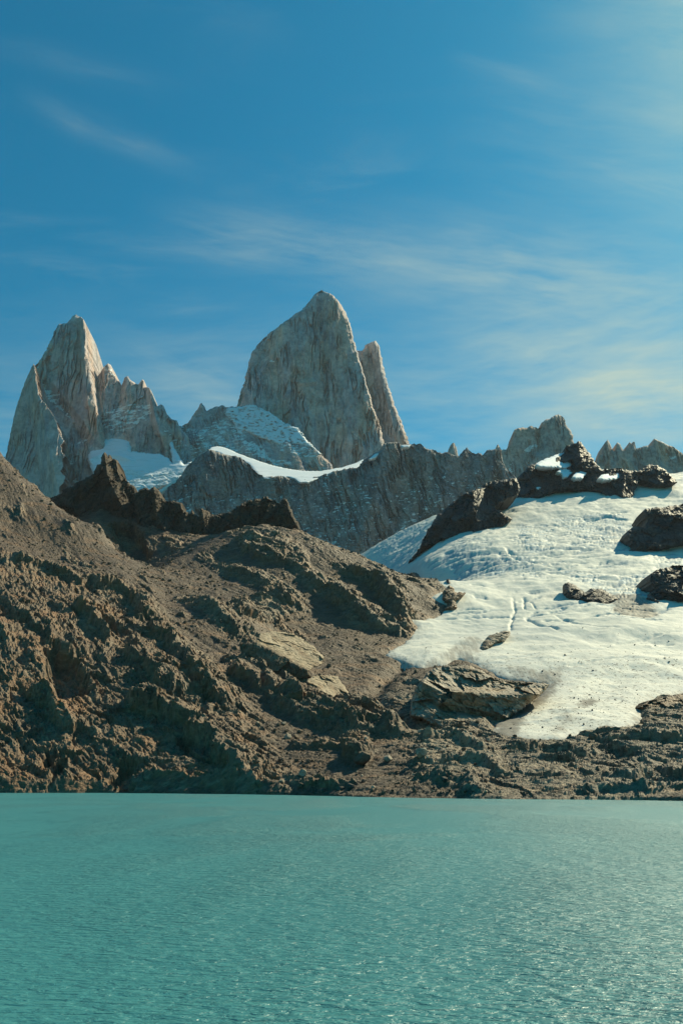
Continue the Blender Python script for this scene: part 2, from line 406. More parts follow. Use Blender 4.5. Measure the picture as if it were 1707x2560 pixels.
M_SERAC = snow_mat('blue_ice', dirt=False, blue=True, fine=10, bump_d=2.0)

def water_mat():
    m, nt, b = new_mat('lake_water'); q = NB(nt)
    # wind ripples: crests run across the view, several wavelengths
    r1 = q.noise((1/0.75, 1/0.30, 1), 3, 0.6, rot=(0, 0, 0.18), dist=0.5)
    r2 = q.noise((1/1.9, 1/0.7, 1), 3, 0.5, rot=(0, 0, -0.12), loc=(9, 4, 0), dist=0.5)
    r3 = q.noise((1/9, 1/3.6, 1), 2, 0.5, rot=(0, 0, 0.3), loc=(1, 40, 0))
    h = q.math('ADD', q.math('MULTIPLY', r1, 0.34), q.math('MULTIPLY', r2, 0.52))
    h = q.math('ADD', h, q.math('MULTIPLY', r3, 0.4))
    gust = q.noise((1/38, 1/70, 1), 3, 0.55, rot=(0, 0, 0.5), loc=(8, 3, 0), dist=0.6)
    h = q.math('MULTIPLY', h, q.ramp(gust, 0.35, 0.65, 0.55, 1.25))
    n1 = q.bump(h, 1.2, 1.0)
    big = q.noise((1/60, 1/40, 1), 3, 0.5, loc=(2, 2, 0))
    col = q.mix(q.ramp(big, 0.3, 0.7), (0.030, 0.168, 0.192), (0.036, 0.184, 0.206))
    nt.links.new(col, b.inputs['Base Color'])
    b.inputs['Roughness'].default_value = 0.42; b.inputs['IOR'].default_value = 1.33
    b.inputs['Specular IOR Level'].default_value = 0.9
    nt.links.new(n1, b.inputs['Normal'])
    return m
M_WATER = water_mat()

# ------------------------------------------------------------------ broad shape of the ground
# control points: photo pixel + forward distance in metres (worked out from the shoreline on the
# water plane and from 30-40 degree slopes rising to each ridge)
SHORE = [(-300, 1982), (-60, 1983), (0, 1983), (130, 1983), (250, 1983), (380, 1984), (500, 1985), (650, 1987), (800, 1990), (900, 1993), (1000, 1995), (1150, 1997), (1300, 1999), (1500, 2000), (1707, 2003), (1900, 2006)]
ctrl = []
def cp(u, v, y): ctrl.append([float(c) for c in at(u, v, y)])
shore_xy = []
def slope_pts(u, v, y):
    """an even slope from the water's edge below a ridge point"""
    x_, y_, z_ = (float(c) for c in at(u, v, y)); t_ = np.array([p[0]/p[1] for p in shore_xy]); k = x_/y_
    ys = float(np.interp(k, t_, [p[1] for p in shore_xy]))
    for f_ in (0.25, 0.5, 0.75): ctrl.append([k*(ys+f_*(y_-ys)), ys+f_*(y_-ys), z_*(f_*0.97)])
for u, v in SHORE:
    rx, rz = ray(u, v); y = -CAM_H/rz
    shore_xy.append((rx*y, y)); ctrl.append([rx*y, y, 0.0])
    ctrl.append([rx*(y-60), y-60, -14.0])
# near left spur crest, falling to the right
for u, v, y in [(-400, 985, 1400), (-300, 1010, 1380), (-120, 1080, 1340), (0, 1130, 1300), (64, 1205, 1250), (121, 1254, 1210), (191, 1302, 1160), (265, 1332, 1110), (319, 1398, 1040)]:
    cp(u, v, y); slope_pts(u, v, y)
    x_, y_, z_ = at(u, v, y); ctrl.append([x_*1.08, y_+90, z_-22.0])
# main ridge under the crags
for u, v, y in [(240, 1272, 1400), (330, 1295, 1380), (420, 1322, 1350), (520, 1342, 1310), (600, 1342, 1285), (680, 1337, 1260), (750, 1347, 1230), (800, 1368, 1200), (854, 1392, 1170), (905, 1399, 1140), (944, 1412, 1115), (967, 1423, 1100), (990, 1436, 1080), (1010, 1458, 1055)]:
    cp(u, v, y)
    if 380 < u < 640: slope_pts(u, v, y)
    x_, y_, z_ = at(u, v, y); ctrl.append([x_*1.13, y_+180, z_-70.0])
# right flank of the hillside down to the gully
for u, v, y in [(1025, 1500, 1010), (1030, 1545, 960), (1035, 1575, 925), (1020, 1605, 885), (965, 1640, 820),
                (940, 1690, 735), (930, 1740, 670), (980, 1790, 610), (1040, 1830, 560), (850, 1600, 850), (900, 1500, 985), (820, 1850, 560), (760, 1740, 690), (700, 1600, 880)]: cp(u, v, y)
# shore bench on the right
for u, v, y in [(1150, 1880, 505), (1300, 1870, 500), (1450, 1865, 495), (1600, 1850, 500), (1750, 1830, 505), (1300, 1930, 440), (1600, 1930, 435), (1707, 1790, 545), (1900, 1780, 560)]: cp(u, v, y)
# glacier
for u, v, y in [(1250, 1835, 560), (1400, 1830, 560), (1550, 1800, 580), (1300, 1770, 640), (1450, 1740, 670), (1650, 1720, 690), (1850, 1700, 710),
                (1100, 1640, 800), (1250, 1650, 790), (1450, 1640, 800), (1700, 1620, 820), (1100, 1560, 960), (1300, 1560, 930), (1500, 1560, 920), (1700, 1540, 950),
                (1080, 1480, 1180), (1250, 1480, 1100), (1450, 1480, 1080), (1700, 1480, 1090), (1900, 1470, 1110),
                (1050, 1440, 1330), (1200, 1410, 1290), (1400, 1400, 1270), (1600, 1400, 1260), (1800, 1390, 1280),
                (1060, 1395, 1450), (1130, 1350, 1500), (1250, 1325, 1520), (1350, 1320, 1500), (1500, 1320, 1480), (1700, 1320, 1470), (1900, 1310, 1480),
                (1270, 1260, 1660), (1400, 1240, 1700), (1540, 1262, 1640), (1650, 1225, 1720), (1800, 1220, 1740),
                (1000, 1420, 1640), (960, 1395, 1820), (1040, 1355, 1800), (1060, 1310, 1960), (920, 1380, 1950),
                (1700, 1195, 1830), (1900, 1180, 1860)]: cp(u, v, y)
# ground falling away out of sight
ctrl += [[-900, 2000, 350], [-300, 2000, 380], [-900, 1750, 380], [-400, 1750, 330], [0, 1700, 330], [200, 2300, 560], [900, 2300, 800], [-900, 2400, 400], [1400, 2300, 900], [1100, 1900, 800]]
C = np.array(ctrl)
def tps_fit(C, lam=2e-3):
    X = C[:, :2]/500.0; n = len(X)
    r = np.hypot(X[:, None, 0]-X[None, :, 0], X[:, None, 1]-X[None, :, 1])
    K = np.where(r > 0, r*r*np.log(r+1e-12), 0) + lam*np.eye(n)
    Pm = np.concatenate([np.ones((n, 1)), X], 1)
    A = np.block([[K, Pm], [Pm.T, np.zeros((3, 3))]])
    return X, np.linalg.solve(A, np.concatenate([C[:, 2], np.zeros(3)]))
TX, TW = tps_fit(C)
def tps(x, y):
    x = x/500.0; y = y/500.0; out = np.empty(x.size); xr = x.ravel(); yr = y.ravel()
    for i in range(0, x.size, 20000):
        r = np.hypot(xr[i:i+20000, None]-TX[:, 0], yr[i:i+20000, None]-TX[:, 1])
        out[i:i+20000] = (r*r*np.log(r+1e-12))@TW[:-3] + TW[-3] + TW[-2]*xr[i:i+20000] + TW[-1]*yr[i:i+20000]
    return out.reshape(x.shape)
TA0, TA1, NA = -0.66, 0.66, 264
BY0, BY1, NY = 270.0, 2400.0, 430
_ta = np.linspace(TA0, TA1, NA); _by = np.linspace(BY0, BY1, NY)
_A, _Y = np.meshgrid(_ta, _by); BASE = tps(_A*_Y, _Y)
def base(x, y):
    a = np.clip((x/np.maximum(y, 1)-TA0)/(TA1-TA0)*(NA-1), 0, NA-1.001); b = np.clip((y-BY0)/(BY1-BY0)*(NY-1), 0, NY-1.001)
    i = a.astype(int); j = b.astype(int); fa = a-i; fb = b-j
    return (BASE[j, i]*(1-fa)*(1-fb) + BASE[j, i+1]*fa*(1-fb) + BASE[j+1, i]*(1-fa)*fb + BASE[j+1, i+1]*fa*fb)
def ground_hit(u, v, y_from=320.0, y_to=2300.0):
    """where a pixel's ray meets the ground"""
    rx, rz = ray(u, v); ys = np.arange(y_from, y_to, 2.0)
    d = CAM_H + rz*ys - base(rx*ys, ys)
    k = np.argmax(d < 0)
    y = ys[k] if d[k] < 0 else y_to
    return float(rx*y), float(y)
def ground_poly(poly): return np.array([p[2:] if len(p) == 4 else ground_hit(p[0], p[1], *(p[2:] if len(p) == 3 else ())) for p in poly])

# ------------------------------------------------------------------ glacier outline on the ground
GL = [(760, 1300, 2100), (905, 1392, 1500), (985, 1433, 1300), (1018, 1433, 1150), (1058, 1456, 1150), (1102, 1461, 1100), (1122, 1478, 1000), (1080, 1492, 1000), (1100, 1505, 1000), (1135, 1522, 1000), (1110, 1530, 980), (1099, 1542, 950), (1064, 1552, 900), (1020, 1549, 900), (1042, 1570, 860), (1023, 1601, 800), (964, 1637), (1007, 1656), (1056, 1671), (1110, 1660), (1144, 1647), (1190, 1662), (1256, 1696), (1372, 1712), (1330, 1760), (1238, 1812), (1231, 1828), (1260, 1847), (1330, 1855), (1401, 1853), (1471, 1837), (1563, 1828), (1596, 1807), (1604, 1770), (1637, 1754), (1707, 1737), (1950, 1690)]
def gl_points():
    out = []
    for p in GL:
        out.append(ground_hit(p[0], p[1], p[2] if len(p) > 2 else 360.0))
    out += [(1400, 2000), (1350, 2320), (-100, 2320)]
    return np.array(out)
GLP = gl_points()
def fix_first(P):
    P = P.copy(); P[0] = [float(c) for c in at(760, 1330, 2150)[:2]]; P[1] = [float(c) for c in at(900, 1400, 1800)[:2]]; P[2] = [float(c) for c in at(985, 1436, 1400)[:2]]
    return P
GLP = fix_first(GLP)

# ------------------------------------------------------------------ hillside and shore rock
# traced masses of bare rock standing out of the scree: outline, lift (m), width of the edge (m)
LIFTS = [
 ([(-80, 1440), (150, 1430), (300, 1470), (370, 1560), (440, 1640), (520, 1730), (575, 1800), (600, 1850), (560, 1800), (480, 1760), (400, 1760), (480, 1830), (560, 1900), (640, 1992), (500, 2012), (-80, 2012)], 6, 40),
 ([(690, 1740), (800, 1735), (880, 1745), (960, 1790), (1000, 1850), (900, 1850), (800, 1820), (710, 1790)], 8, 12),
 ([(590, 1500), (660, 1495), (720, 1530), (660, 1560), (600, 1540)], 7, 8),
 ([(560, 1640), (600, 1650), (640, 1690), (640, 1730), (590, 1700)], 7, 6),
 ([(930, 1440), (985, 1440), (1010, 1480), (1010, 1520), (960, 1500), (930, 1470)], 10, 8),
 ([(820, 1500), (900, 1490), (980, 1540), (1000, 1590), (940, 1570), (860, 1530)], 9, 10),
 ([(590, 1350), (700, 1335), (760, 1380), (770, 1430), (640, 1400)], 8, 9),
 ([(1040, 1850), (1130, 1830), (1220, 1850), (1260, 1930), (1180, 1990), (1060, 1960)], 5, 14),
 ([(1240, 1860), (1420, 1870), (1500, 1900), (1420, 1960), (1300, 1950)], 4, 14),
 ([(1500, 1850), (1707, 1800), (1760, 1900), (1620, 1920), (1540, 1900)], 5, 12),
 ([(1430, 1930), (1600, 1930), (1760, 1940), (1760, 1995), (1500, 1992)], 4, 10),
 ([(860, 1860), (905, 1868), (932, 1892), (905, 1915), (870, 1900)], 6, 4),
]
PITS = [
 ([(112, 1640), (180, 1650), (222, 1700), (212, 1765), (150, 1785), (112, 1740)], 17, 9),
 ([(280, 1310), (325, 1305), (368, 1365), (372, 1396), (335, 1396), (295, 1355)], 26, 12),
 ([(290, 1940), (330, 1925), (350, 1985), (285, 1992)], 9, 4),
 ([(120, 1900), (155, 1905), (150, 1965), (122, 1960)], 8, 5),
 ([(460, 1870), (500, 1875), (495, 1905), (465, 1900)], 8, 5),
 ([(250, 1560), (320, 1580), (345, 1640), (300, 1650)], 9, 9),
 ([(1520, 1880), (1580, 1890), (1590, 1910), (1530, 1915)], 5, 4),
]
RIBS = [  # crests of bare rock running down to the right: smooth towards the sun, broken off on the lower left
 ([(218, 1475), (283, 1481), (326, 1497), (354, 1535), (359, 1562)], 13, 30, 7),
 ([(180, 1503), (228, 1562), (283, 1617), (326, 1655), (381, 1698), (435, 1742), (462, 1775)], 12, 34, 8),
 ([(359, 1562), (403, 1590), (435, 1628), (468, 1671), (506, 1715), (544, 1758), (571, 1802)], 10, 26, 7),
 ([(305, 1769), (354, 1775), (408, 1791), (462, 1824), (517, 1867), (555, 1905), (588, 1949), (604, 1981)], 13, 34, 8),
 ([(71, 1742), (109, 1764), (147, 1813), (180, 1862)], 9, 24, 7), ([(20, 1405), (120, 1430), (218, 1475)], 7, 30, 9),
 ([(0, 1540), (70, 1560), (130, 1610), (180, 1650)], 9, 30, 8), ([(470, 1500), (560, 1560), (620, 1600)], 6, 24, 8), ([(560, 1420), (660, 1460), (740, 1520)], 6, 24, 7),
 ([(860, 1420), (940, 1460), (1000, 1530), (1020, 1580)], 9, 24, 8), ([(740, 1430), (840, 1490), (920, 1560)], 8, 26, 7), ([(600, 1650), (640, 1690), (690, 1750)], 6, 18, 6),
 ([(690, 1745), (760, 1770), (840, 1800), (920, 1850)], 6, 24, 7), ([(860, 1760), (930, 1800), (990, 1850)], 6, 18, 6), ([(1050, 1860), (1130, 1850), (1220, 1900)], 6, 16, 5),
 ([(1120, 1930), (1200, 1930), (1290, 1960)], 5, 16, 5), ([(1260, 1890), (1360, 1880), (1480, 1900)], 5, 18, 5), ([(1400, 1930), (1500, 1925), (1620, 1950)], 5, 18, 5), ([(1500, 1870), (1600, 1860), (1720, 1870)], 5, 18, 5), ([(1560, 1980), (1640, 1965), (1760, 1975)], 5, 16, 5),
]
PALE = [
 ([(600, 1500), (680, 1495), (720, 1540), (650, 1560)], 0.5), ([(570, 1380), (660, 1330), (720, 1335), (640, 1365)], 0.45),
 ([(1040, 1860), (1130, 1840), (1240, 1900), (1200, 1960), (1080, 1960)], 0.55), ([(1250, 1900), (1400, 1890), (1500, 1990), (1280, 1990)], 0.45), ([(1500, 1940), (1760, 1960), (1760, 2000), (1500, 1998)], 0.4),
]
NC, NR = 1050, 850
def build_terrain():
    ta = np.linspace(-0.56, 0.56, NC)
    n1 = int(NR*0.47)
    yy = np.concatenate([np.linspace(302, 690, n1), np.linspace(690, 1580, NR-n1+1)[1:]])
    T, Y = np.meshgrid(ta, yy); X = T*Y
    shx = np.array([p[0]/p[1] for p in shore_xy]); shy = np.array([p[1] for p in shore_xy])
    ds = Y-np.interp(T, shx, shy) + fbm(X/16, Y/16, 3, 93)*4            # distance inland
    Z0 = base(X, Y)
    Z0 = np.where(ds < 60, np.minimum(Z0, np.where(ds > 0, 0.5+0.6*ds, 0.3*ds)), Z0)
    Z0 = np.where(ds > 0, np.maximum(Z0, 0.4+0.10*ds), Z0)
    gy_, gx_ = np.gradient(Z0); gx_ = gx_/np.gradient(X, axis=1); gyy = (gy_ - gx_*np.gradient(X, axis=0))/np.gradient(Y, axis=0)
    gx_ = np.clip(gx_, -1.1, 1.1); gyy = np.clip(gyy, -1.1, 1.1)
    nl = np.sqrt(1+gx_**2+gyy**2); NXv, NYv, NZv = -gx_/nl, -gyy/nl, 1/nl
    # edges of the traced rock masses wander
    wx = fbm(X/22, Y/22, 5, 11, 0.6)*13; wy = fbm(X/22+9, Y/22, 5, 13, 0.6)*13
    U, Vv = X+wx, Y+wy
    rockw = np.zeros(X.shape, f32); H = np.zeros(X.shape)
    def near(pl, pad):      # cheap bounding box test
        return (U > pl[:, 0].min()-pad) & (U < pl[:, 0].max()+pad) & (Vv > pl[:, 1].min()-pad) & (Vv < pl[:, 1].max()+pad)
    for poly, lift, ew in LIFTS:
        pl = ground_poly(poly); k = near(pl, ew*2)
        sd = poly_sd(U[k], Vv[k], pl)
        bb = pl[:, 0]*0.75+pl[:, 1]*0.66; tau = np.clip((U[k]*0.75+Vv[k]*0.66-bb.min())/(bb.max()-bb.min()+1e-6), 0, 1)
        lf = 13 if lift == 20 else lift*0.6
        H[k] += lf*(1.35-1.55*tau)*sstep(sd, -ew*0.5, ew*0.5); rockw[k] = np.maximum(rockw[k], sstep(sd, -ew*1.2, ew*0.5))
    for line, A_, wsun, wsh in RIBS:
        pl = ground_poly(line); k = near(pl, wsun*2.2)
        d, side, tt = line_d(U[k], Vv[k], pl)
        prof = np.where(side < 0, np.clip(1-d/wsun, 0, 1)**1.3, sstep(d, wsh, 0))*sstep(tt, 0, 0.12)*sstep(tt, 1.0, 0.9)
        H[k] += A_*prof; rockw[k] = np.maximum(rockw[k], sstep(d, wsun*0.9, wsun*0.3))
    for poly, dep, ew in PITS:
        pl = ground_poly(poly); k = near(pl, ew*2)
        H[k] -= dep*sstep(poly_sd(U[k], Vv[k], pl), -ew*0.5, ew*0.5)
    pale = np.zeros(X.shape, f32)
    for poly, st_ in PALE:
        pl = ground_poly(poly); k = near(pl, 20)
        pale[k] = np.maximum(pale[k], st_*sstep(poly_sd(U[k], Vv[k], pl), -6, 4))
    # right of the gully everything is ice-worn bedrock
    gx = sstep(X + 0.10*(Y-450), 20, 70)*(1-sstep(Y, 640, 720)); rockw = np.maximum(rockw, gx*0.95)
    # ribs of rock through the scree, and crags along the ridge
    thc, ths = math.cos(-0.85), math.sin(-0.85)
    A = X*thc+Y*ths; Bc = -X*ths+Y*thc                      # along / across the grain of the rock
    pale = np.maximum(pale, 0.40*gx)
    ribs = sstep(fbm(A/120+5, Bc/38, 4, 31, 0.55), 0.16, 0.34); rockw = np.maximum(rockw, ribs*0.85)
    top = sstep(Y + 0.45*X, 1020, 1150); rockw = np.maximum(rockw, top*0.6*sstep(fbm(X/45, Y/45, 3, 77), -0.25, 0.2))
    Aw = A + fbm(A/60, Bc/30, 3, 21)*14; Bw = Bc + fbm(A/70, Bc/34, 3, 23)*9.0 + fbm(A/22, Bc/12, 2, 24)*1.6
    f1 = facets(Aw, Bw, 19.0, 2.4, 0.1, 5, 0.20, 0.42)
    f2 = facets(Aw, Bw, 8.0, 2.6, 0.15, 2, 0.25, 0.5)
    f3 = facets(Aw, Bw, 3.2, 2.6, -0.1, 3, 0.25, 0.55)
    f4 = facets(A, Bc, 1.35, 2.2, 0.05, 4, 0.3, 0.65)
    # ribs and grooves along the foliation, sharp-crested
    def rid(la, lb, seed, o=2): return fbm(Aw/la, Bw/lb, o, seed, 0.5, ridged=True)
    rib = rid(150, 27, 101)*5.0 + rid(62, 10.5, 102)*2.4 + rid(34, 4.6, 103)*1.9 + rid(15, 2.1, 104, 1)*0.95
    rn = fbm(A/85, Bc/42, 5, 41, 0.55)*9
    rough = fbm(X/3.2, Y/3.2, 3, 51, 0.6)
    H += rn*0.5 + rockw*(rib*0.75 + f1*0.45 + f2*0.52 + f3*0.70 + f4*0.62)*(1-0.42*gx) + (1-rockw)*(rib*0.10 + f3*0.12 + f4*0.34) + rough*(0.22+0.38*rockw)
    # rills in the scree, straight down the slope
    H += (1-rockw)*fbm(A/80, Bc/6, 3, 71, 0.5, ridged=True)*0.6
    # stream gully
    sl = np.array([ground_hit(u, v) for u, v in [(1010, 1660), (960, 1700), (935, 1735), (950, 1770), (985, 1790), (1030, 1815), (1080, 1830)]])
    d, _, _ = line_d(X, Y, sl); H -= 6*np.exp(-(d/8)**2)
    f = sstep(ds, -3, 7); H = np.clip(H*f, -0.35*np.maximum(ds, 0), 1.5+0.6*np.maximum(ds, 0)) + fbm(X/3, Y/3, 3, 91)*0.7*(1-sstep(ds, 2, 30))
    # duck under the glacier
    sd = poly_sd(X, Y, GLP); k = sstep(sd, -8, 12)
    H = H*(1-k) - 7*k
    PX, PY, PZ = X+NXv*H, Y+NYv*H, Z0+NZv*H
    PZ = np.where(ds > 4, np.maximum(PZ, 0.35+rough*0.3), PZ)
    scree = (1-sstep(rockw, 0.15, 0.7)).ravel()
    V = np.stack([PX, PY, PZ], -1).reshape(-1, 3)
    idx = np.arange(X.size).reshape(X.shape)
    Q = np.stack([idx[:-1, :-1], idx[:-1, 1:], idx[1:, 1:], idx[1:, :-1]], -1)
    keep = (sd[:-1, :-1] < 25)                                     # nothing under the thick ice
    bench = (X + 0.10*(Y-450) > 45)[:-1, :-1] & (Y < 900)[:-1, :-1]
    def part(mask, name, mt):
        q = Q[mask].reshape(-1, 4); used, inv = np.unique(q, return_inverse=True)
        return mesh_np(name, V[used], inv.reshape(-1, 4), mat=mt, attrs={'scree': scree[used], 'pale': pale.ravel()[used]})
    structure(part(keep & ~bench, 'hillside', M_BROWN), 'steep brown rock and scree hillside rising from the lake')
    structure(part(keep & bench, 'shore_rock', M_BENCH), 'ice-worn tan bedrock bench between the lake and the glacier')
    return V.reshape(X.shape+(3,)), rockw, sd, ds
TERP, TER_ROCK, TER_SD, TER_DS = build_terrain()
# where every ground vertex falls in the photograph: lets a traced boulder find the ground it lies on
_b = (TERP[..., 2]-CAM_H); _fw = TERP[..., 1]*CT + _b*ST; _up = -TERP[..., 1]*ST + _b*CT
TER_U = (W_PX/2 + F_PX*TERP[..., 0]/_fw).ravel(); TER_V = (H_PX/2 - F_PX*_up/_fw).ravel()
_flat = TERP.reshape(-1, 3); _okv = (TER_DS.ravel() > 1) & (TER_SD.ravel() < -3)
def ter_at(u, v):
    d = np.hypot(TER_U-u, TER_V-v) + np.where(_okv, 0, 1e6)
    c = np.argpartition(d, 12)[:12]; return _flat[c[np.argmin(_flat[c, 1])]]

# ------------------------------------------------------------------ glacier
CREV = [  # crevassed zones: outline, strength
 ([(1280, 1320), (1390, 1330), (1390, 1385), (1300, 1385)], 1.0),
 ([(1380, 1300), (1560, 1290), (1590, 1360), (1560, 1400), (1440, 1360)], 1.0),
 ([(1130, 1420), (1270, 1420), (1270, 1450), (1130, 1445)], 0.8),
 ([(1250, 1400), (1330, 1400), (1370, 1460), (1300, 1450)], 0.8),
 ([(1400, 1430), (1480, 1440), (1550, 1480), (1560, 1520), (1500, 1490)], 1.0),
 ([(1530, 1460), (1640, 1440), (1640, 1500), (1600, 1540), (1530, 1550)], 1.1),
 ([(1400, 1370), (1480, 1355), (1480, 1380), (1410, 1385)], 0.8),
 ([(1620, 1400), (1760, 1395), (1760, 1420), (1640, 1425)], 0.8),
 ([(1120, 1360), (1240, 1350), (1200, 1400), (1110, 1410)], 0.5),
 ([(930, 1380), (1060, 1300), (1080, 1340), (1000, 1430)], 1.0),
]
DIRTY = [
 ([(1530, 1500), (1600, 1500), (1660, 1540), (1600, 1560), (1530, 1545)], 0.75),
 ([(1230, 1815), (1290, 1770), (1360, 1720), (1400, 1705), (1390, 1740), (1320, 1800), (1290, 1850), (1240, 1850)], 0.85),
 ([(1050, 1675), (1130, 1630), (1180, 1600), (1210, 1620), (1190, 1665), (1130, 1665)], 0.6),
 ([(1250, 1670), (1350, 1690), (1420, 1680), (1400, 1715), (1300, 1712)], 0.6),
 ([(1360, 1850), (1420, 1800), (1450, 1760), (1470, 1770), (1430, 1830), (1400, 1858)], 0.55),
 ([(1450, 1765), (1490, 1758), (1490, 1772), (1455, 1785)], 1.0),
 ([(1590, 1810), (1610, 1740), (1640, 1730), (1620, 1770), (1610, 1810)], 0.5),
]
def build_glacier():
    nc, nr = 560, 560
    ta = np.linspace(-0.03, 0.56, nc)
    yy = np.concatenate([np.linspace(500, 1000, 240), np.linspace(1000, 2150, nr-239)[1:]])
    T, Y = np.meshgrid(ta, yy); X = T*Y
    B = base(X, Y)
    sd = poly_sd(X, Y, GLP) + fbm(X/14, Y/14, 3, 301)*5
    Z = B + np.where(sd > 0, 5*(1-np.exp(-np.maximum(sd, 0)/14)), sd*0.9)
    Z += fbm(X/130, Y/90, 3, 311)*9*sstep(sd, 0, 60) + fbm(X/38, Y/22, 3, 312)*2.2*sstep(sd, 0, 30)
    Z += fbm((X*0.9+Y*0.4)/6, (Y*0.9-X*0.4)/18, 3, 313)*0.35
    cw = np.zeros(X.shape); px = X; py = Y
    wx = X+fbm(X/30, Y/30, 3, 320)*14; wy = Y+fbm(X/30+7, Y/30, 3, 321)*14
    for poly, s in CREV:
        pl = ground_poly([(u, v, 700.0) for u, v in poly])
        k = (wx > pl[:, 0].min()-40) & (wx < pl[:, 0].max()+40) & (wy > pl[:, 1].min()-60) & (wy < pl[:, 1].max()+60)
        cw[k] = np.maximum(cw[k], s*sstep(poly_sd(wx[k], wy[k], pl), -14, 16))
    cw = np.maximum(cw, 0.30*sstep(fbm(X/120, Y/80, 3, 333), 0.12, 0.35)*sstep(Y, 850, 1050))
    # crevasses run across the flow, broken into blocks where the ice falls
    r1 = fbm((X+0.15*Y)/34, (Y-0.15*X)/11, 3, 341, 0.5)
    cut = sstep(np.abs(r1), 0.06, 0.0)
    c2 = fbm((X-0.25*Y)/22, (Y+0.25*X)/15, 3, 344, 0.55); cut2 = sstep(np.abs(c2), 0.07, 0.0)
    rug = fbm(X/11, Y/9, 3, 345, 0.6)
    Z += cw*(-2.6*cut - 0.9*cut2 + 0.35*rug)
    Z += fbm((X+0.2*Y)/46, (Y-0.2*X)/12, 4, 343, 0.5)*2.0*sstep(Y, 800, 1100)*sstep(sd, 0, 20)
    Z += fbm((X+0.25*Y)/24, (Y-0.25*X)/7.5, 3, 347, 0.55)*1.1*sstep(Y, 850, 1150)
    Z += fbm((X+0.1*Y)/70, (Y-0.35*X)/26, 3, 348, 0.5, ridged=True)*2.4*sstep(Y, 950, 1250)*sstep(sd, 0, 25)
    # sets of open crevasses, slightly bowed across the flow
    rr = np.random.RandomState(21); lin = np.zeros(X.shape, f32)
    for k_ in range(230):
        poly, s_ = CREV[rr.randint(len(CREV))]; P_ = np.array(poly, float)
        if k_ % 4 == 0: u_, v_ = rr.uniform(1060, 1720), rr.uniform(1290, 1560)
        else: u_, v_ = P_.mean(0) + rr.normal(size=2)*(P_.std(0)+6)*np.array([1.0, 0.9])
        if not (1030 < u_ < 1740 and 1230 < v_ < 1600): continue
        gx0, gy0 = ground_hit(u_, v_, 700.0); ln = rr.uniform(10, 42); an = rr.normal()*0.28+0.12
        kk = (np.abs(X-gx0) < ln+10) & (np.abs(Y-gy0) < ln*0.7+14)
        if not kk.any(): continue
        ex = (X[kk]-gx0)*math.cos(an)+(Y[kk]-gy0)*math.sin(an); ey = -(X[kk]-gx0)*math.sin(an)+(Y[kk]-gy0)*math.cos(an)
        ey = ey + 0.006*ex*ex*rr.choice([-1, 1]) + fbm(X[kk]/9, Y[kk]/9, 2, 400+k_ % 7)*3
        lin[kk] = np.maximum(lin[kk], sstep(np.abs(ex), ln, ln*0.5)*np.exp(-(ey/rr.uniform(1.8, 3.4))**2))
    lin *= sstep(sd, 4, 20); Z -= 3.6*lin
    # a few long open crevasses lower down
    for line, dep, w in [([(1312, 1545), (1330, 1558), (1365, 1575), (1400, 1588)], 4, 2.6), ([(1385, 1545), (1420, 1560), (1480, 1578), (1560, 1590)], 2, 1.8), ([(1420, 1685), (1480, 1675), (1575, 1662)], 3.0, 2.4),
                         ([(1530, 1620), (1620, 1606), (1707, 1594)], 2.0, 2.0), ([(1281, 1500), (1286, 1530), (1275, 1560), (1278, 1590)], 2.5, 1.8), ([(1307, 1502), (1311, 1530)], 3, 1.5), ([(1325, 1510), (1340, 1530)], 2, 1.4), ([(1630, 1625), (1690, 1618)], 2, 1.6),
                         ([(1265, 1375), (1280, 1395), (1330, 1400)], 4, 3.0), ([(1400, 1430), (1300, 1410), (1240, 1390)], 3, 3), ([(1440, 1310), (1520, 1300), (1570, 1310)], 6, 5)]:
        pl = np.array([ground_hit(u, v, 560.0) for u, v in line]); d, s, t = line_d(X+fbm(X/12, Y/12, 2, 351)*3, Y+fbm(X/12, Y/12+9, 2, 352)*3, pl)
        Z -= dep*np.exp(-(d/w)**2)*(1-np.abs(2*t-1)**6)
    # steep ice edge above the rocks: step where the ice breaks off
    dirt = np.clip(0.36*np.exp(-np.maximum(sd, 0)/7)*(Y < 1000) + 0.16*(1-sstep(Y, 650, 1000)) + 0.10*(1-sstep(Y, 1000, 1300)), 0, 1)
    for poly, s in DIRTY:
        pl = ground_poly([(u, v, 500.0) for u, v in poly]); k = (X > pl[:, 0].min()-30) & (X < pl[:, 0].max()+30) & (Y > pl[:, 1].min()-40) & (Y < pl[:, 1].max()+40)
        d_ = poly_sd(X[k]+fbm(X[k]/9, Y[k]/9, 3, 361)*6, Y[k]+fbm(X[k]/9, Y[k]/9+5, 3, 362)*6, pl)
        dirt[k] = np.maximum(dirt[k], s*sstep(d_, -9, 7))
    grit = np.clip(1.15-sstep(Y, 620, 1050)*0.9, 0.15, 1)
    V = np.stack([X, Y, Z], -1).reshape(-1, 3); idx = np.arange(X.size).reshape(X.shape)
    Q = np.stack([idx[:-1, :-1], idx[:-1, 1:], idx[1:, 1:], idx[1:, :-1]], -1)
    keep = (sd[:-1, :-1] > -12)
    q = Q[keep].reshape(-1, 4); used, inv = np.unique(q, return_inverse=True)
    o = mesh_np('glacier', V[used], inv.reshape(-1, 4), smooth=True, mat=M_ICE, attrs={'dirt': dirt.ravel()[used], 'grit': grit.ravel()[used], 'crev': np.clip(cw, 0, 1).ravel()[used], 'gap': lin.ravel()[used]})
    structure(o, 'white crevassed glacier spilling down the right side to the bedrock')
build_glacier()

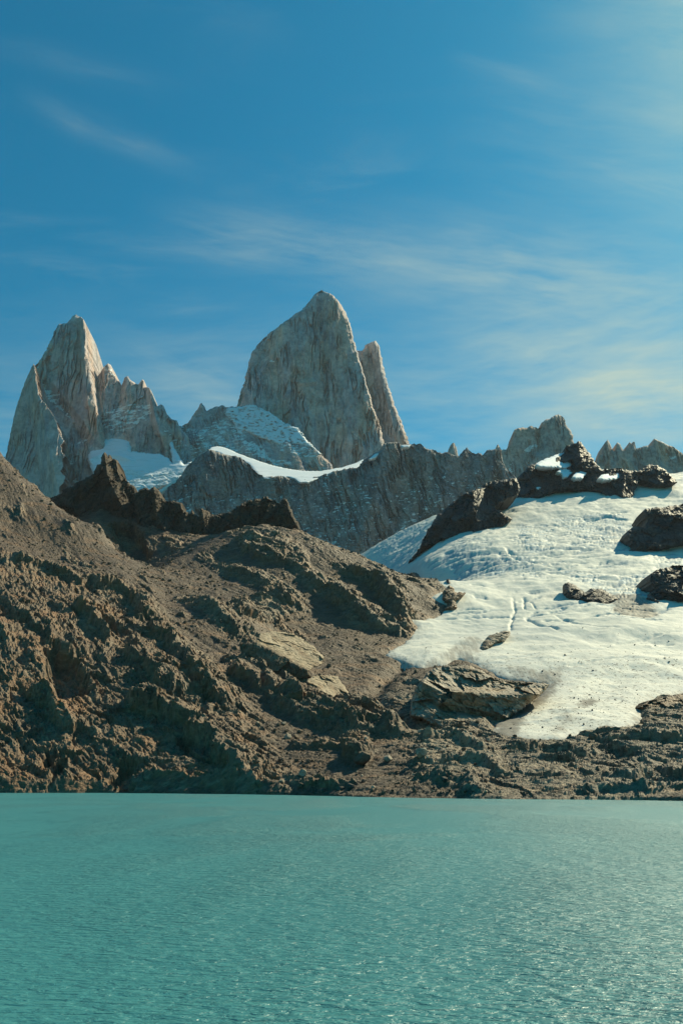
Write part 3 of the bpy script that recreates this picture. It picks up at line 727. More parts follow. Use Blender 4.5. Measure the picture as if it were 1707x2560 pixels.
# ------------------------------------------------------------------ rock faces, crags and snow sheets with real depth
def relief(name, poly, y0, ref, lean, mat, step=1.5, jagamp=1.5, feats=(), edge=(20, 25), noise=None, thick=120.0,
           snow_zones=(), ledge=None, seed=0, smooth=False, parent=None, attrs_extra=None, offset=0.0, skew=0.0):
    """a landform on a (leaning) plane at its own distance: outline traced in photo pixels, then given
    real relief in metres towards the front and a body of the given thickness behind"""
    rx, rz = ray(*ref); zr = CAM_H + float(rz)*y0
    x0_ = float(rx)*y0
    nrm = math.hypot(1, lean); tvec = np.array([0, lean, 1])/nrm; nvec = np.array([0, -1, lean])/nrm
    def onplane(P):
        P = np.asarray(P, float); ax, az = ray(P[:, 0], P[:, 1])
        # y = y0 + lean*(z-zr), z = CAM_H + az*y
        y = (y0 - skew*x0_ + lean*(CAM_H-zr))/(1-lean*az-skew*ax); z = CAM_H + az*y
        return np.stack([ax*y, (z-zr)*nrm], 1)
    mpp = y0/F_PX                                         # metres per photo pixel
    pl = onplane(jag(poly, jagamp, 2.5, seed) if jagamp else poly)
    st = step*mpp
    xs = np.arange(pl[:, 0].min()-st, pl[:, 0].max()+2*st, st); ss = np.arange(pl[:, 1].min()-st, pl[:, 1].max()+2*st, st)
    X, S = np.meshgrid(xs, ss)
    sd, NX_, NS_ = grid_sd(xs, ss, pl)
    cs = 0.25*(sd[:-1, :-1]+sd[1:, :-1]+sd[:-1, 1:]+sd[1:, 1:])
    keep = cs > 0
    R, w = edge
    t = np.clip(sd/w, 0, 1); D = R*(1-(1-t)**2) + offset
    for line, A, wl, wr in feats:
        L = onplane(line); d, side, tt = line_d(X, S, L)
        ww = np.where(side > 0, wr*mpp, wl*mpp)
        D = D + A*np.clip(1-d/ww, 0, 1)*sstep(sd, 0, w*0.4)
    z = zr + S*tvec[2]
    if noise is not None: D = D + noise(X, S)*sstep(sd, 0, min(w*0.5, 4*st))
    # pull the outer ring of vertices on to the outline
    near_out = (sd <= 0) & (sd > -2.2*st)
    Xb, Sb = X.copy(), S.copy()
    Xb[near_out] = NX_[near_out]; Sb[near_out] = NS_[near_out]
    D = np.where(sd > 0, D, 0)
    c0 = np.array([float(rx)*y0, y0, zr]); dvec = np.array([0, 0, CAM_H])-c0; dvec /= np.linalg.norm(dvec)   # the face looks out over the lake
    P = np.stack([Xb + D*dvec[0], y0 + skew*(Xb-x0_) + Sb*tvec[1] + D*dvec[1], zr + Sb*tvec[2] + D*dvec[2]], -1)
    snow = np.zeros(X.shape)
    if ledge is not None or snow_zones:
        ex = np.gradient(P, axis=1); es = np.gradient(P, axis=0); nn = np.cross(ex, es); nn /= (np.linalg.norm(nn, axis=-1, keepdims=True)+1e-9)
        zone = np.zeros(X.shape)
        for zp, zs in snow_zones:
            d_ = poly_sd(X+fbm(X/30, S/30, 3, seed+7)*14, S+fbm(X/30+5, S/30, 3, seed+8)*14, onplane(zp)); zone = np.maximum(zone, zs*sstep(d_, -10, 14))
        lt, ls = ledge if ledge else (0.6, 0.0)
        k_ = y0/3000.0
        patch = fbm((X+0.5*S)/(34*k_), (S-0.35*X)/(13*k_), 4, seed+9, 0.62)
        led = sstep(nn[..., 2], lt-0.25, lt+0.1)
        snow = np.clip(zone*(0.60 + 1.6*patch + 0.4*led) + ls*(led*1.6 + 2.2*(patch-0.28)), 0, 1)
    idx = np.arange(X.size).reshape(X.shape)
    Q = np.stack([idx[:-1, :-1], idx[:-1, 1:], idx[1:, 1:], idx[1:, :-1]], -1)[keep].reshape(-1, 4)
    used, inv = np.unique(Q, return_inverse=True); Q = inv.reshape(-1, 4)
    V = P.reshape(-1, 3)[used]; sn = snow.ravel()[used]; nv = len(V)
    E = np.concatenate([Q[:, [0, 1]], Q[:, [1, 2]], Q[:, [2, 3]], Q[:, [3, 0]]])
    key = np.sort(E, 1); kk = key[:, 0].astype(np.int64)*nv + key[:, 1]
    _, first, cnt = np.unique(kk, return_index=True, return_counts=True)
    be = E[first[cnt == 1]]
    bv = np.unique(be); remap = -np.ones(nv, int); remap[bv] = np.arange(len(bv))
    Pl0 = np.stack([Xb.ravel(), y0+skew*(Xb.ravel()-x0_)+Sb.ravel()*tvec[1], zr+Sb.ravel()*tvec[2]], -1)[used][bv]
    cen = Pl0.mean(0)
    r1 = Pl0*0.985+cen*0.015; r1[:, 1] += thick*0.5
    r2 = Pl0*0.90+cen*0.10; r2[:, 1] += thick
    nb = len(bv); VV = np.concatenate([V, r1, r2])
    a, b = be[:, 0], be[:, 1]; ra, rb = remap[a], remap[b]
    sk = np.concatenate([np.stack([b, a, nv+ra, nv+rb], 1), np.stack([nv+rb, nv+ra, nv+nb+ra, nv+nb+rb], 1)])
    nxt = {int(y_): int(x_) for x_, y_ in zip(ra, rb)}; loops = []
    while nxt:
        s0, cur = next(iter(nxt.items())); lp = [s0]; del nxt[s0]
        while cur in nxt: lp.append(cur); cur = nxt.pop(cur)
        if len(lp) > 2: loops.append([nv+nb+k for k in lp])
    sn = np.concatenate([sn, np.zeros(2*nb)])
    return mesh_np(name, VV, np.concatenate([Q, sk]), ngons=loops, smooth=smooth, mat=mat, attrs={'snow': sn}, parent=parent)

def granite_noise(a=1.0, scale=1.0, seed=0, diag=0.0, ledges=0.0):
    """cracked granite: tall columns, dihedrals and flakes"""
    def f(x, s):
        x = x/scale; s = s/scale
        x2 = x + diag*s + fbm(x/60, s/120, 3, seed+1)*16
        big = fbm(x2/110, s/420, 3, seed+2, 0.5)*26
        col = facets(x2, s+fbm(x/25, s/25, 3, seed+3)*10, 30, 7.0, math.pi/2, seed+4, 0.10, 0.34)
        col2 = facets(x2+fbm(x/14, s/40, 2, seed+5)*5, s, 11, 6.0, math.pi/2, seed+6, 0.11, 0.42)
        blk = facets(x, s, 13, 1.6, 1.1, seed+7, 0.22, 0.32)
        crack = fbm(x2/22, s/260, 3, seed+8, 0.55)
        cr = -30.0*sstep(np.abs(crack), 0.12, 0.02)*sstep(fbm(x/90, s/200, 2, seed+12), -0.1, 0.2)
        mod = sstep(fbm(x/120, s/120, 3, seed+9), -0.3, 0.35)
        fine = fbm(x/5, s/9, 3, seed+10, 0.6)*1.4
        return (big*1.2 + col*0.95 + col2*(0.3+0.75*mod) + blk*(1-0.6*mod)*0.55 + cr*0.6 + fine + ledges*fbm(x/70+0.3*s/70, s/13, 3, seed+13, 0.5, ridged=True))*a*scale
    return f
def crag_noise(a=1.0, scale=1.0, seed=0, theta=0.9, st=1.6):
    def f(x, s):
        x = x/scale; s = s/scale
        xw = x+fbm(x/12, s/12, 3, seed+1)*5; sw = s+fbm(x/12+3, s/12, 3, seed+2)*5
        return (fbm(x/45, s/45, 3, seed+3)*12 + facets(xw, sw, 22, st, theta, seed+4, 0.55, 0.8)*0.9 + facets(xw, sw, 9, st, theta, seed+5, 0.5, 0.8)*0.65
                + facets(x, s, 3.4, st, theta, seed+6, 0.55, 0.85)*0.8 + fbm(x/2.5, s/2.5, 2, seed+7)*0.3 + fbm(x/9, s/26, 2, seed+8, 0.55, ridged=True)*1.6)*a*scale
    return f
def snow_noise(a=1.0, scale=1.0, seed=0, crev=0.0):
    def f(x, s):
        x = x/scale; s = s/scale
        n = fbm(x/120, s/60, 3, seed+1)*10 + fbm(x/35, s/18, 3, seed+2)*2.0
        if crev: n = n - crev*sstep(np.abs(fbm(x/45, s/15, 3, seed+3)), 0.09, 0.0) + facets(x, s, 20, 1.8, 0.1, seed+4, 0.3, 0.4)*crev*0.12
        return n*a*scale
    return f

# --- great spire on the left
P_OUT = [(17, 1132), (28, 1075), (40, 1019), (49, 994), (57, 968), (68, 943), (85, 915), (94, 909), (106, 890), (119, 868), (132, 839), (140, 820), (147, 810), (157, 809), (168, 807), (176, 798), (181, 790), (191, 785), (202, 792), (208, 800), (214, 809), (217, 830), (218, 866), (221, 892), (225, 909), (230, 941), (232, 957), (242, 1010), (252, 1060), (262, 1120), (275, 1200), (285, 1330), (-60, 1330), (-20, 1230), (5, 1170)]
o = relief('mountain_peak', P_OUT, 2950, (140, 1100), 0.17, M_GRAN, 1.4, 1.9, seed=100, edge=(26, 16), noise=granite_noise(0.8, 1.0, 100), thick=330,
       feats=[([(206, 795), (208, 860), (211, 920), (215, 985), (219, 1015)], 60, 70, 10),
              ([(85, 915), (92, 950), (130, 990), (175, 1050), (205, 1095)], -55, 26, 34),
              ([(145, 1020), (165, 1040), (180, 1056)], 26, 10, 18),
              ([(158, 830), (156, 900), (152, 950)], -10, 7, 7), ([(182, 850), (184, 950)], 12, 14, 10), ([(60, 1010), (55, 1120), (80, 1230)], 26, 30, 30)],
       snow_zones=[([(88, 915), (98, 915), (100, 950), (140, 980), (165, 985), (150, 1000), (185, 1045), (178, 1052), (140, 1015), (100, 985), (90, 950)], 0.80),
                   ([(140, 830), (158, 830), (155, 845), (140, 845)], 0.5), ([(190, 798), (202, 799), (200, 806), (190, 803)], 0.5),
                   ([(170, 1150), (192, 1148), (190, 1165), (172, 1162)], 0.8), ([(165, 1220), (190, 1190), (205, 1195), (185, 1225)], 0.9),
                   ([(180, 1115), (205, 1100), (218, 1085), (222, 1100), (205, 1110), (185, 1122)], 0.6)], ledge=(0.55, 0.15))
structure(o, 'tall leaning granite spire at the left edge with a sunlit right arete')
bt = relief('buttress', [(17, 1132), (28, 1075), (40, 1019), (49, 994), (57, 968), (68, 943), (85, 916), (90, 930), (93, 955), (97, 985), (104, 1004), (116, 1018), (128, 1034), (140, 1054), (147, 1085), (160, 1102), (151, 1116), (154, 1130), (163, 1140), (154, 1150), (158, 1166), (150, 1176), (162, 1190), (158, 1204), (149, 1214), (146, 1240), (160, 1340), (-70, 1340), (-25, 1230), (3, 1170)],
       2790, (100, 1150), 0.17, M_GRAN, 1.4, 1.4, seed=150, edge=(3, 4), noise=granite_noise(0.45, 0.9, 150), thick=120,
       feats=[([(84, 918), (88, 950), (92, 985), (99, 1012), (112, 1060), (120, 1120), (132, 1170), (143, 1214), (150, 1340)], 135, 420, 34)], ledge=(0.6, 0.0))
bt.parent = o
# --- needle towers to its right
G_OUT = [(228, 985), (233, 959), (240, 947), (254, 925), (262, 914), (270, 908), (277, 911), (280, 925), (287, 936), (298, 953), (303, 964), (308, 953), (312, 943), (320, 939), (326, 949), (340, 959), (347, 961), (352, 951), (356, 948), (360, 951), (361, 967), (372, 968), (379, 978), (386, 998), (389, 1015), (396, 1015), (402, 1010), (409, 1015), (416, 1034), (430, 1048), (442, 1051), (448, 1066), (470, 1090), (490, 1240), (225, 1240)]
o = relief('mountain_peak', G_OUT, 3020, (330, 1060), 0.30, M_GRAN, 1.4, 1.0, seed=200, edge=(12, 9), noise=granite_noise(0.75, 0.8, 200, 0.1, 4.0), thick=200,
       feats=[([(372, 968), (378, 1005), (386, 1040), (398, 1082)], 75, 70, 13), ([(262, 915), (262, 990), (258, 1030)], 22, 26, 26), ([(318, 945), (316, 1010)], 20, 22, 22), ([(303, 962), (296, 1020)], -18, 14, 14),
              ([(330, 1130), (380, 1060)], 18, 26, 30), ([(424, 1060), (440, 1120), (460, 1180)], -30, 16, 22)],
       snow_zones=[([(240, 1035), (300, 1010), (380, 1005), (385, 1035), (330, 1075), (290, 1085), (245, 1060)], 0.72), ([(228, 965), (245, 1000), (250, 1050), (228, 1060)], 0.5),
                   ([(243, 946), (262, 930), (282, 920), (284, 945), (262, 948)], 0.62), ([(345, 985), (375, 985), (370, 1005), (345, 1000)], 0.5), ([(318, 950), (338, 952), (336, 960), (318, 958)], 0.55),
                   ([(405, 1070), (470, 1100), (480, 1200), (440, 1190), (425, 1110)], 0.55)], ledge=(0.55, 0.10))
structure(o, 'cluster of jagged granite needles right of the leaning spire')
# --- snowy shoulder in front of the main tower
S_OUT = [(428, 1075), (445, 1066), (469, 1057), (482, 1038), (497, 1017), (501, 1008), (505, 1007), (511, 1017), (514, 1029), (525, 1022), (536, 1017), (556, 1013), (567, 1017), (600, 1017), (627, 1011), (650, 1019), (674, 1032), (711, 1058), (745, 1072), (766, 1100), (800, 1135), (830, 1160), (850, 1260), (410, 1260)]
o = relief('mountain_peak', S_OUT, 3060, (600, 1100), 0.55, M_GRAN, 1.4, 1.9, seed=300, edge=(12, 10), noise=granite_noise(0.8, 0.8, 300, 0.25, 6.0), thick=140,
       feats=[([(505, 1010), (500, 1080), (470, 1130)], 30, 30, 40), ([(600, 1100), (640, 1150)], 20, 30, 24), ([(720, 1110), (745, 1180)], 18, 24, 30)],
       snow_zones=[([(420, 1060), (500, 1070), (560, 1040), (610, 1080), (640, 1140), (540, 1130), (470, 1180), (430, 1130)], 0.50),
                   ([(627, 1100), (655, 1112), (680, 1146), (722, 1152), (735, 1162), (690, 1165), (640, 1140), (610, 1118)], 0.85),
                   ([(640, 1090), (780, 1120), (800, 1150), (700, 1130)], 0.5)], ledge=(0.58, 0.12))
structure(o, 'snow-streaked granite shoulder below the highest tower')
sf = relief('snow_patch', [(560, 1034), (566, 1019), (600, 1017), (627, 1010), (650, 1018), (674, 1031), (711, 1057), (745, 1069), (752, 1080), (766, 1100), (790, 1122), (806, 1135), (795, 1136), (779, 1119), (755, 1112), (735, 1112), (695, 1110), (670, 1102), (653, 1096), (635, 1088), (610, 1075), (604, 1090), (594, 1082), (588, 1062), (572, 1046)],
       3060, (600, 1100), 0.55, M_SNOW, 1.5, 2.2, seed=310, edge=(14, 10), noise=lambda x, s: snow_noise(0.6, 1, 311)(x, s)+4*fbm(x/60, s/60, 2, 312)-16*sstep(fbm(x/20+0.4*s/20, s/11, 3, 313, 0.6), 0.14, 0.34), thick=30, offset=12, smooth=True)
sf.parent = o; sf.matrix_parent_inverse.identity()
# --- the highest tower
F_OUT = [(575, 1060), (591, 1017), (598, 991), (611, 954), (621, 908), (630, 881), (643, 862), (655, 850), (675, 829), (689, 821), (698, 812), (719, 799), (733, 787), (750, 778), (768, 758), (788, 734), (796, 728), (803, 723), (814, 731), (832, 737), (848, 755), (860, 773), (872, 801), (881, 835), (891, 874), (903, 911), (918, 966), (933, 1021), (947, 1052), (959, 1101), (968, 1160), (975, 1260), (560, 1260)]
o = relief('mountain_peak', F_OUT, 3320, (780, 1050), 0.16, M_GRAN, 1.4, 1.9, seed=400, edge=(40, 26), noise=granite_noise(1.0, 1.0, 400), thick=420,
       feats=[([(803, 723), (812, 800), (812, 900), (810, 1000), (808, 1160)], -22, 16, 26), ([(836, 745), (845, 850), (868, 950), (880, 1100)], 34, 60, 40),
              ([(700, 815), (735, 900), (760, 1000), (780, 1150)], 40, 110, 60), ([(675, 830), (640, 930), (600, 1010)], -26, 40, 40),
              ([(872, 801), (892, 880), (915, 965), (935, 1030), (950, 1060)], 26, 40, 9),
              ([(682, 885), (650, 940), (632, 985)], 16, 22, 10), ([(700, 1010), (745, 960), (790, 955)], 10, 14, 14), ([(860, 900), (862, 960)], -12, 10, 26)],
       snow_zones=[([(640, 1005), (652, 995), (700, 985), (690, 1000)], 0.3), ([(800, 735), (830, 740), (832, 770), (812, 765)], 0.42), ([(672, 895), (700, 900), (690, 912), (675, 910)], 0.6), ([(870, 1110), (900, 1100), (900, 1130), (880, 1135)], 0.5), ([(915, 1120), (950, 1115), (945, 1140), (915, 1140)], 0.6)], ledge=(0.66, 0.10))
structure(o, 'massive granite tower with a pointed summit at the centre')
V_OUT = [(880, 890), (891, 876), (906, 878), (912, 862), (920, 858), (927, 855), (940, 852), (949, 868), (956, 908), (970, 960), (985, 1009), (1001, 1046), (1016, 1089), (1025, 1113), (1045, 1250), (890, 1250)]
o = relief('mountain_peak', V_OUT, 3480, (950, 1050), 0.14, M_GRAN, 1.4, 1.9, seed=500, edge=(26, 16), noise=granite_noise(0.9, 0.9, 500), thick=260,
       feats=[([(940, 855), (958, 960), (985, 1080)], 26, 40, 20)], snow_zones=[([(955, 1065), (990, 1065), (985, 1085), (960, 1085)], 0.55), ([(905, 872), (925, 880), (915, 892)], 0.5)], ledge=(0.6, 0.12))
structure(o, 'slender granite tower standing behind the right side of the highest tower')
# --- far peaks on the right
M_OUT = [(1225, 1150), (1239, 1122), (1244, 1110), (1250, 1118), (1253, 1124), (1267, 1122), (1281, 1099), (1283, 1078), (1292, 1071), (1305, 1068), (1317, 1069), (1328, 1064), (1345, 1071), (1352, 1066), (1354, 1055), (1366, 1048), (1377, 1044), (1386, 1038), (1395, 1034), (1403, 1040), (1411, 1044), (1413, 1060), (1427, 1078), (1433, 1089), (1434, 1110), (1440, 1260), (1220, 1260)]
o = relief('mountain_peak', M_OUT, 2850, (1350, 1130), 0.2, M_FAR, 1.3, 2.0, seed=600, edge=(14, 10), noise=granite_noise(0.75, 0.7, 600), thick=200,
       feats=[([(1380, 1045), (1376, 1100), (1372, 1180)], 30, 30, 40), ([(1350, 1070), (1345, 1130)], -24, 16, 16), ([(1300, 1075), (1300, 1120)], 14, 20, 24)],
       snow_zones=[([(1303, 1118), (1322, 1110), (1352, 1109), (1345, 1120), (1330, 1130), (1310, 1135)], 1.15), ([(1262, 1135), (1290, 1150), (1290, 1185), (1265, 1180)], 0.55), ([(1297, 1155), (1312, 1155), (1310, 1168), (1298, 1166)], 0.7)], ledge=(0.6, 0.14))
structure(o, 'square-topped reddish granite peak on the right skyline')
M2_OUT = [(1480, 1200), (1493, 1153), (1496, 1140), (1505, 1135), (1507, 1117), (1513, 1105), (1519, 1098), (1526, 1110), (1532, 1126), (1537, 1130), (1540, 1110), (1543, 1105), (1550, 1110), (1557, 1124), (1562, 1128), (1564, 1119), (1570, 1121), (1573, 1105), (1577, 1107), (1580, 1116), (1582, 1103), (1587, 1105), (1589, 1121), (1602, 1118), (1615, 1114), (1628, 1115), (1632, 1103), (1635, 1096), (1647, 1101), (1665, 1110), (1683, 1117), (1707, 1133), (1760, 1160), (1760, 1290), (1480, 1290)]
o = relief('mountain_peak', M2_OUT, 2750, (1600, 1160), 0.2, M_FAR, 1.3, 0.9, seed=700, edge=(10, 8), noise=granite_noise(0.7, 0.65, 700), thick=180,
       feats=[([(1635, 1098), (1640, 1150), (1650, 1200)], 30, 40, 30), ([(1519, 1100), (1517, 1160)], 16, 16, 16)],
       snow_zones=[([(1645, 1099), (1690, 1116), (1712, 1130), (1712, 1140), (1690, 1124), (1655, 1106)], 1.2), ([(1665, 1130), (1700, 1125), (1690, 1150), (1660, 1170)], 0.62)], ledge=(0.6, 0.14))
structure(o, 'row of granite needles at the right edge of the skyline')
o = relief('rock_spire', [(1118, 1145), (1121, 1122), (1126, 1112), (1132, 1106), (1136, 1108), (1141, 1118), (1146, 1145), (1146, 1180), (1118, 1180)], 2650, (1130, 1140), 0.1, M_FAR, 1.2, 0.7, seed=720, edge=(16, 14), noise=granite_noise(0.4, 0.5, 720), thick=40)
structure(o, 'small pointed spire peeping over the grey rock wall')
# --- long grey wall with a snow crest
W_OUT = [(385, 1330), (395, 1262), (408, 1236), (421, 1216), (440, 1203), (452, 1190), (461, 1172), (480, 1153), (503, 1136), (526, 1124), (560, 1135), (602, 1143), (622, 1160), (640, 1180), (661, 1193), (703, 1189), (749, 1202), (800, 1189), (859, 1172), (897, 1168), (904, 1152), (913, 1146), (940, 1130), (951, 1125), (958, 1110), (966, 1106), (998, 1105), (1003, 1112), (1030, 1110), (1050, 1109), (1063, 1119), (1090, 1126), (1105, 1133), (1117, 1131), (1132, 1138), (1149, 1139), (1158, 1126), (1169, 1119), (1178, 1130), (1189, 1135), (1195, 1131), (1207, 1137), (1216, 1126), (1234, 1122), (1252, 1124), (1256, 1145), (1262, 1168), (1289, 1192), (1320, 1260), (1320, 1360), (1100, 1460), (800, 1460), (385, 1460)]
o = relief('rock_wall', W_OUT, 2330, (800, 1300), 0.26, M_WALL, 1.45, 2.2, seed=800, edge=(9, 8), noise=granite_noise(0.95, 0.6, 800, 0.22, 6.0), thick=120,
       feats=[([(526, 1124), (520, 1200), (480, 1300)], 30, 60, 70), ([(440, 1220), (500, 1300), (560, 1360)], -16, 22, 22), ([(640, 1180), (645, 1300)], -22, 40, 50), ([(760, 1200), (740, 1320)], 20, 40, 50),
              ([(960, 1110), (930, 1250), (880, 1390)], 36, 60, 60), ([(1040, 1115), (1010, 1250), (980, 1350)], -20, 30, 40), ([(1120, 1135), (1090, 1280)], 26, 40, 40), ([(1180, 1135), (1160, 1250)], -14, 20, 20), ([(1235, 1125), (1225, 1200)], 16, 20, 20)],
       snow_zones=[([(440, 1200), (480, 1210), (520, 1290), (560, 1350), (545, 1350), (500, 1290), (450, 1230)], 0.45), ([(800, 1180), (870, 1185), (850, 1260), (800, 1260)], 0.42), ([(800, 1275), (880, 1240), (890, 1260), (830, 1290)], 0.55), ([(960, 1230), (1060, 1210), (1060, 1260), (960, 1270)], 0.42),
                   ([(800, 1345), (820, 1350), (840, 1345), (850, 1370), (830, 1385), (800, 1370)], 0.9), ([(735, 1265), (765, 1265), (765, 1275), (735, 1275)], 0.7), ([(1000, 1300), (1100, 1240), (1110, 1255), (1030, 1310)], 0.6), ([(640, 1195), (780, 1205), (760, 1230), (660, 1215)], 0.35), ([(400, 1240), (700, 1230), (1250, 1160), (1250, 1260), (900, 1400), (700, 1330), (420, 1300)], 0.34)], ledge=(0.55, 0.16))
structure(o, 'long grey granite wall below the peaks with a snow crest along its top')
sn = relief('snow_patch', [(503, 1137), (522, 1124), (531, 1117), (542, 1115.5), (556, 1117), (570, 1122), (600, 1135), (640, 1150), (680, 1163), (720, 1172), (760, 1177), (800, 1178), (850, 1169), (890, 1157), (913, 1146), (905, 1160), (897, 1171), (875, 1176), (859, 1180), (838, 1186), (820, 1196), (805, 1192), (790, 1198), (770, 1206), (749, 1205), (735, 1196), (720, 1192), (703, 1195), (688, 1198), (661, 1196), (645, 1186), (632, 1172), (624, 1160), (602, 1149), (580, 1142), (560, 1144), (552, 1133), (540, 1128), (522, 1131)],
       2322, (749, 1205), 1.5, M_SNOW, 1.3, 0.8, seed=810, edge=(7, 12), noise=snow_noise(0.35, 1, 811), thick=40, smooth=True)
sn.parent = o
sn2 = relief('snow_patch', [(920, 1148), (935, 1136), (951, 1125), (949, 1132), (938, 1144), (926, 1148)], 2322, (930, 1146), 1.2, M_SNOW, 1.2, 0.5, seed=815, edge=(4, 6), thick=20, smooth=True); sn2.parent = o
sn3 = relief('snow_patch', [(1001, 1113), (1008, 1112), (1028, 1111), (1022, 1117), (1006, 1118)], 2322, (1010, 1117), 1.0, M_SNOW, 1.2, 0.5, seed=816, edge=(4, 6), thick=20, smooth=True); sn3.parent = o
# --- hanging glacier between the spire and the shoulder
HG = [(250, 1051), (261, 1055), (278, 1062), (295, 1074), (315, 1088), (325, 1104), (326, 1127), (348, 1130), (374, 1134), (399, 1134), (418, 1144), (432, 1160), (428, 1130), (418, 1098), (407, 1074), (424, 1071), (427, 1088), (433, 1118), (449, 1141), (461, 1161), (480, 1153), (470, 1175), (455, 1192), (440, 1206), (424, 1216), (404, 1216), (388, 1222), (360, 1240), (300, 1250), (250, 1230), (233, 1185), (219, 1152), (222, 1127), (228, 1118), (219, 1099), (233, 1082)]
o = relief('hanging_glacier', HG, 2780, (330, 1200), 0.85, M_SNOW, 1.4, 2.6, seed=900, edge=(16, 14), noise=lambda x, s: snow_noise(1.0, 1, 901)(x, s)+snow_noise(1.0, 1, 905, 5)(x, s)*sstep(s, 120, 20), thick=120, smooth=True,
       feats=[([(222, 1150), (255, 1135), (300, 1140), (325, 1150)], 22, 18, 26), ([(255, 1086), (330, 1100)], -12, 8, 10)])
structure(o, 'shaded blue hanging glacier between the leaning spire and the snowy shoulder')
o = relief('snowfield', [(395, 1226), (430, 1205), (455, 1188), (482, 1152), (500, 1140), (478, 1160), (462, 1180), (452, 1200), (440, 1212), (424, 1220), (410, 1232), (398, 1240)], 2500, (430, 1215), 0.4, M_SERAC, 1.3, 1.4, seed=920, edge=(8, 8), noise=snow_noise(0.5, 0.6, 921, 5), thick=40, smooth=True)
structure(o, 'pale ice ramp joining the hanging glacier to the grey wall')

# --- dark rock ribs round the upper glacier
D1 = [(1018, 1408), (1043, 1378), (1058, 1352), (1068, 1330), (1090, 1291), (1108, 1274), (1126, 1260), (1158, 1235), (1180, 1226), (1194, 1222), (1221, 1205), (1252, 1200), (1275, 1196), (1289, 1194), (1300, 1220), (1290, 1244), (1264, 1250), (1232, 1266), (1255, 1280), (1280, 1298), (1261, 1314), (1230, 1330), (1198, 1345), (1165, 1338), (1135, 1341), (1100, 1352), (1068, 1364), (1043, 1385), (1030, 1405)]
o = relief('rock_outcrop', D1, 1500, (1160, 1345), 0.42, M_DARK, 1.25, 2.8, seed=1000, edge=(9, 6), noise=crag_noise(1.0, 1.2, 1000, 1.2, 2.2), thick=90,
       feats=[([(1180, 1228), (1185, 1290), (1200, 1340)], 20, 45, 40), ([(1090, 1300), (1110, 1350)], 10, 20, 26)], ledge=(0.9, 0.22))
thing(o, 'black cone-shaped rock buttress at the left top of the glacier, below the grey wall', 'rock outcrop', 'dark rock outcrops in the glacier')
D2 = [(1286, 1212), (1296, 1190), (1306, 1181), (1324, 1163), (1342, 1157), (1380, 1146), (1405, 1138), (1411, 1130), (1413, 1118), (1416, 1112), (1424, 1115), (1434, 1108), (1445, 1103), (1452, 1105), (1466, 1121), (1477, 1139), (1487, 1156), (1505, 1174), (1527, 1172), (1548, 1170), (1569, 1176), (1590, 1176), (1605, 1174), (1615, 1163), (1628, 1161), (1640, 1163), (1661, 1174), (1679, 1188), (1693, 1206), (1665, 1212), (1640, 1214), (1629, 1211), (1615, 1200), (1597, 1200), (1590, 1220), (1583, 1241), (1568, 1250), (1555, 1258), (1530, 1265), (1523, 1251), (1512, 1238), (1502, 1230), (1484, 1226), (1466, 1221), (1445, 1225), (1416, 1221), (1384, 1228), (1360, 1239), (1342, 1257), (1328, 1263), (1322, 1246), (1292, 1246)]
o = relief('rock_outcrop', D2, 1690, (1440, 1230), 0.60, M_DARK, 1.25, 2.8, seed=1100, edge=(8, 6), noise=crag_noise(0.95, 1.1, 1100, 1.2, 1.8), thick=110,
       feats=[([(1445, 1105), (1455, 1170)], 26, 40, 30), ([(1335, 1170), (1345, 1240)], 14, 30, 30), ([(1560, 1190), (1555, 1250)], 16, 30, 20)], ledge=(0.9, 0.25))
thing(o, 'jagged black rock band with snow ledges and a dark peak across the glacier head', 'rock outcrop', 'dark rock outcrops in the glacier')
for k, (pp, ref) in enumerate([
    ([(1339, 1161), (1350, 1152), (1380, 1141), (1410, 1131), (1440, 1126), (1432, 1133), (1405, 1143), (1424, 1147), (1430, 1160), (1425, 1166), (1412, 1170), (1395, 1168), (1370, 1168), (1350, 1166)], (1390, 1168)),
    ([(1391, 1178), (1412, 1170), (1426, 1171), (1432, 1182), (1420, 1192), (1412, 1194), (1404, 1184)], (1412, 1192)),
    ([(1430, 1192), (1440, 1181), (1462, 1178), (1478, 1177), (1505, 1174), (1520, 1174), (1490, 1180), (1464, 1184), (1456, 1196), (1445, 1196)], (1456, 1195)),
    ([(1494, 1196), (1505, 1186), (1522, 1184), (1524, 1190), (1540, 1187), (1545, 1178), (1570, 1180), (1600, 1176), (1615, 1178), (1612, 1185), (1585, 1184), (1560, 1190), (1540, 1197), (1515, 1200)], (1530, 1199)),
    ([(1337, 1218), (1346, 1214), (1353, 1218), (1344, 1224)], (1344, 1224)), ([(1290, 1224), (1302, 1220), (1300, 1225)], (1296, 1225))]):
    s_ = relief('snow_patch', pp, 1690+(1230-ref[1])*0.55-24, ref, 0.95, M_SNOW, 1.0, 2.0, skew=0.45, seed=1150+k, edge=(6, 8), noise=snow_noise(0.25, 0.6, 1160+k), thick=30, smooth=True); s_.parent = o

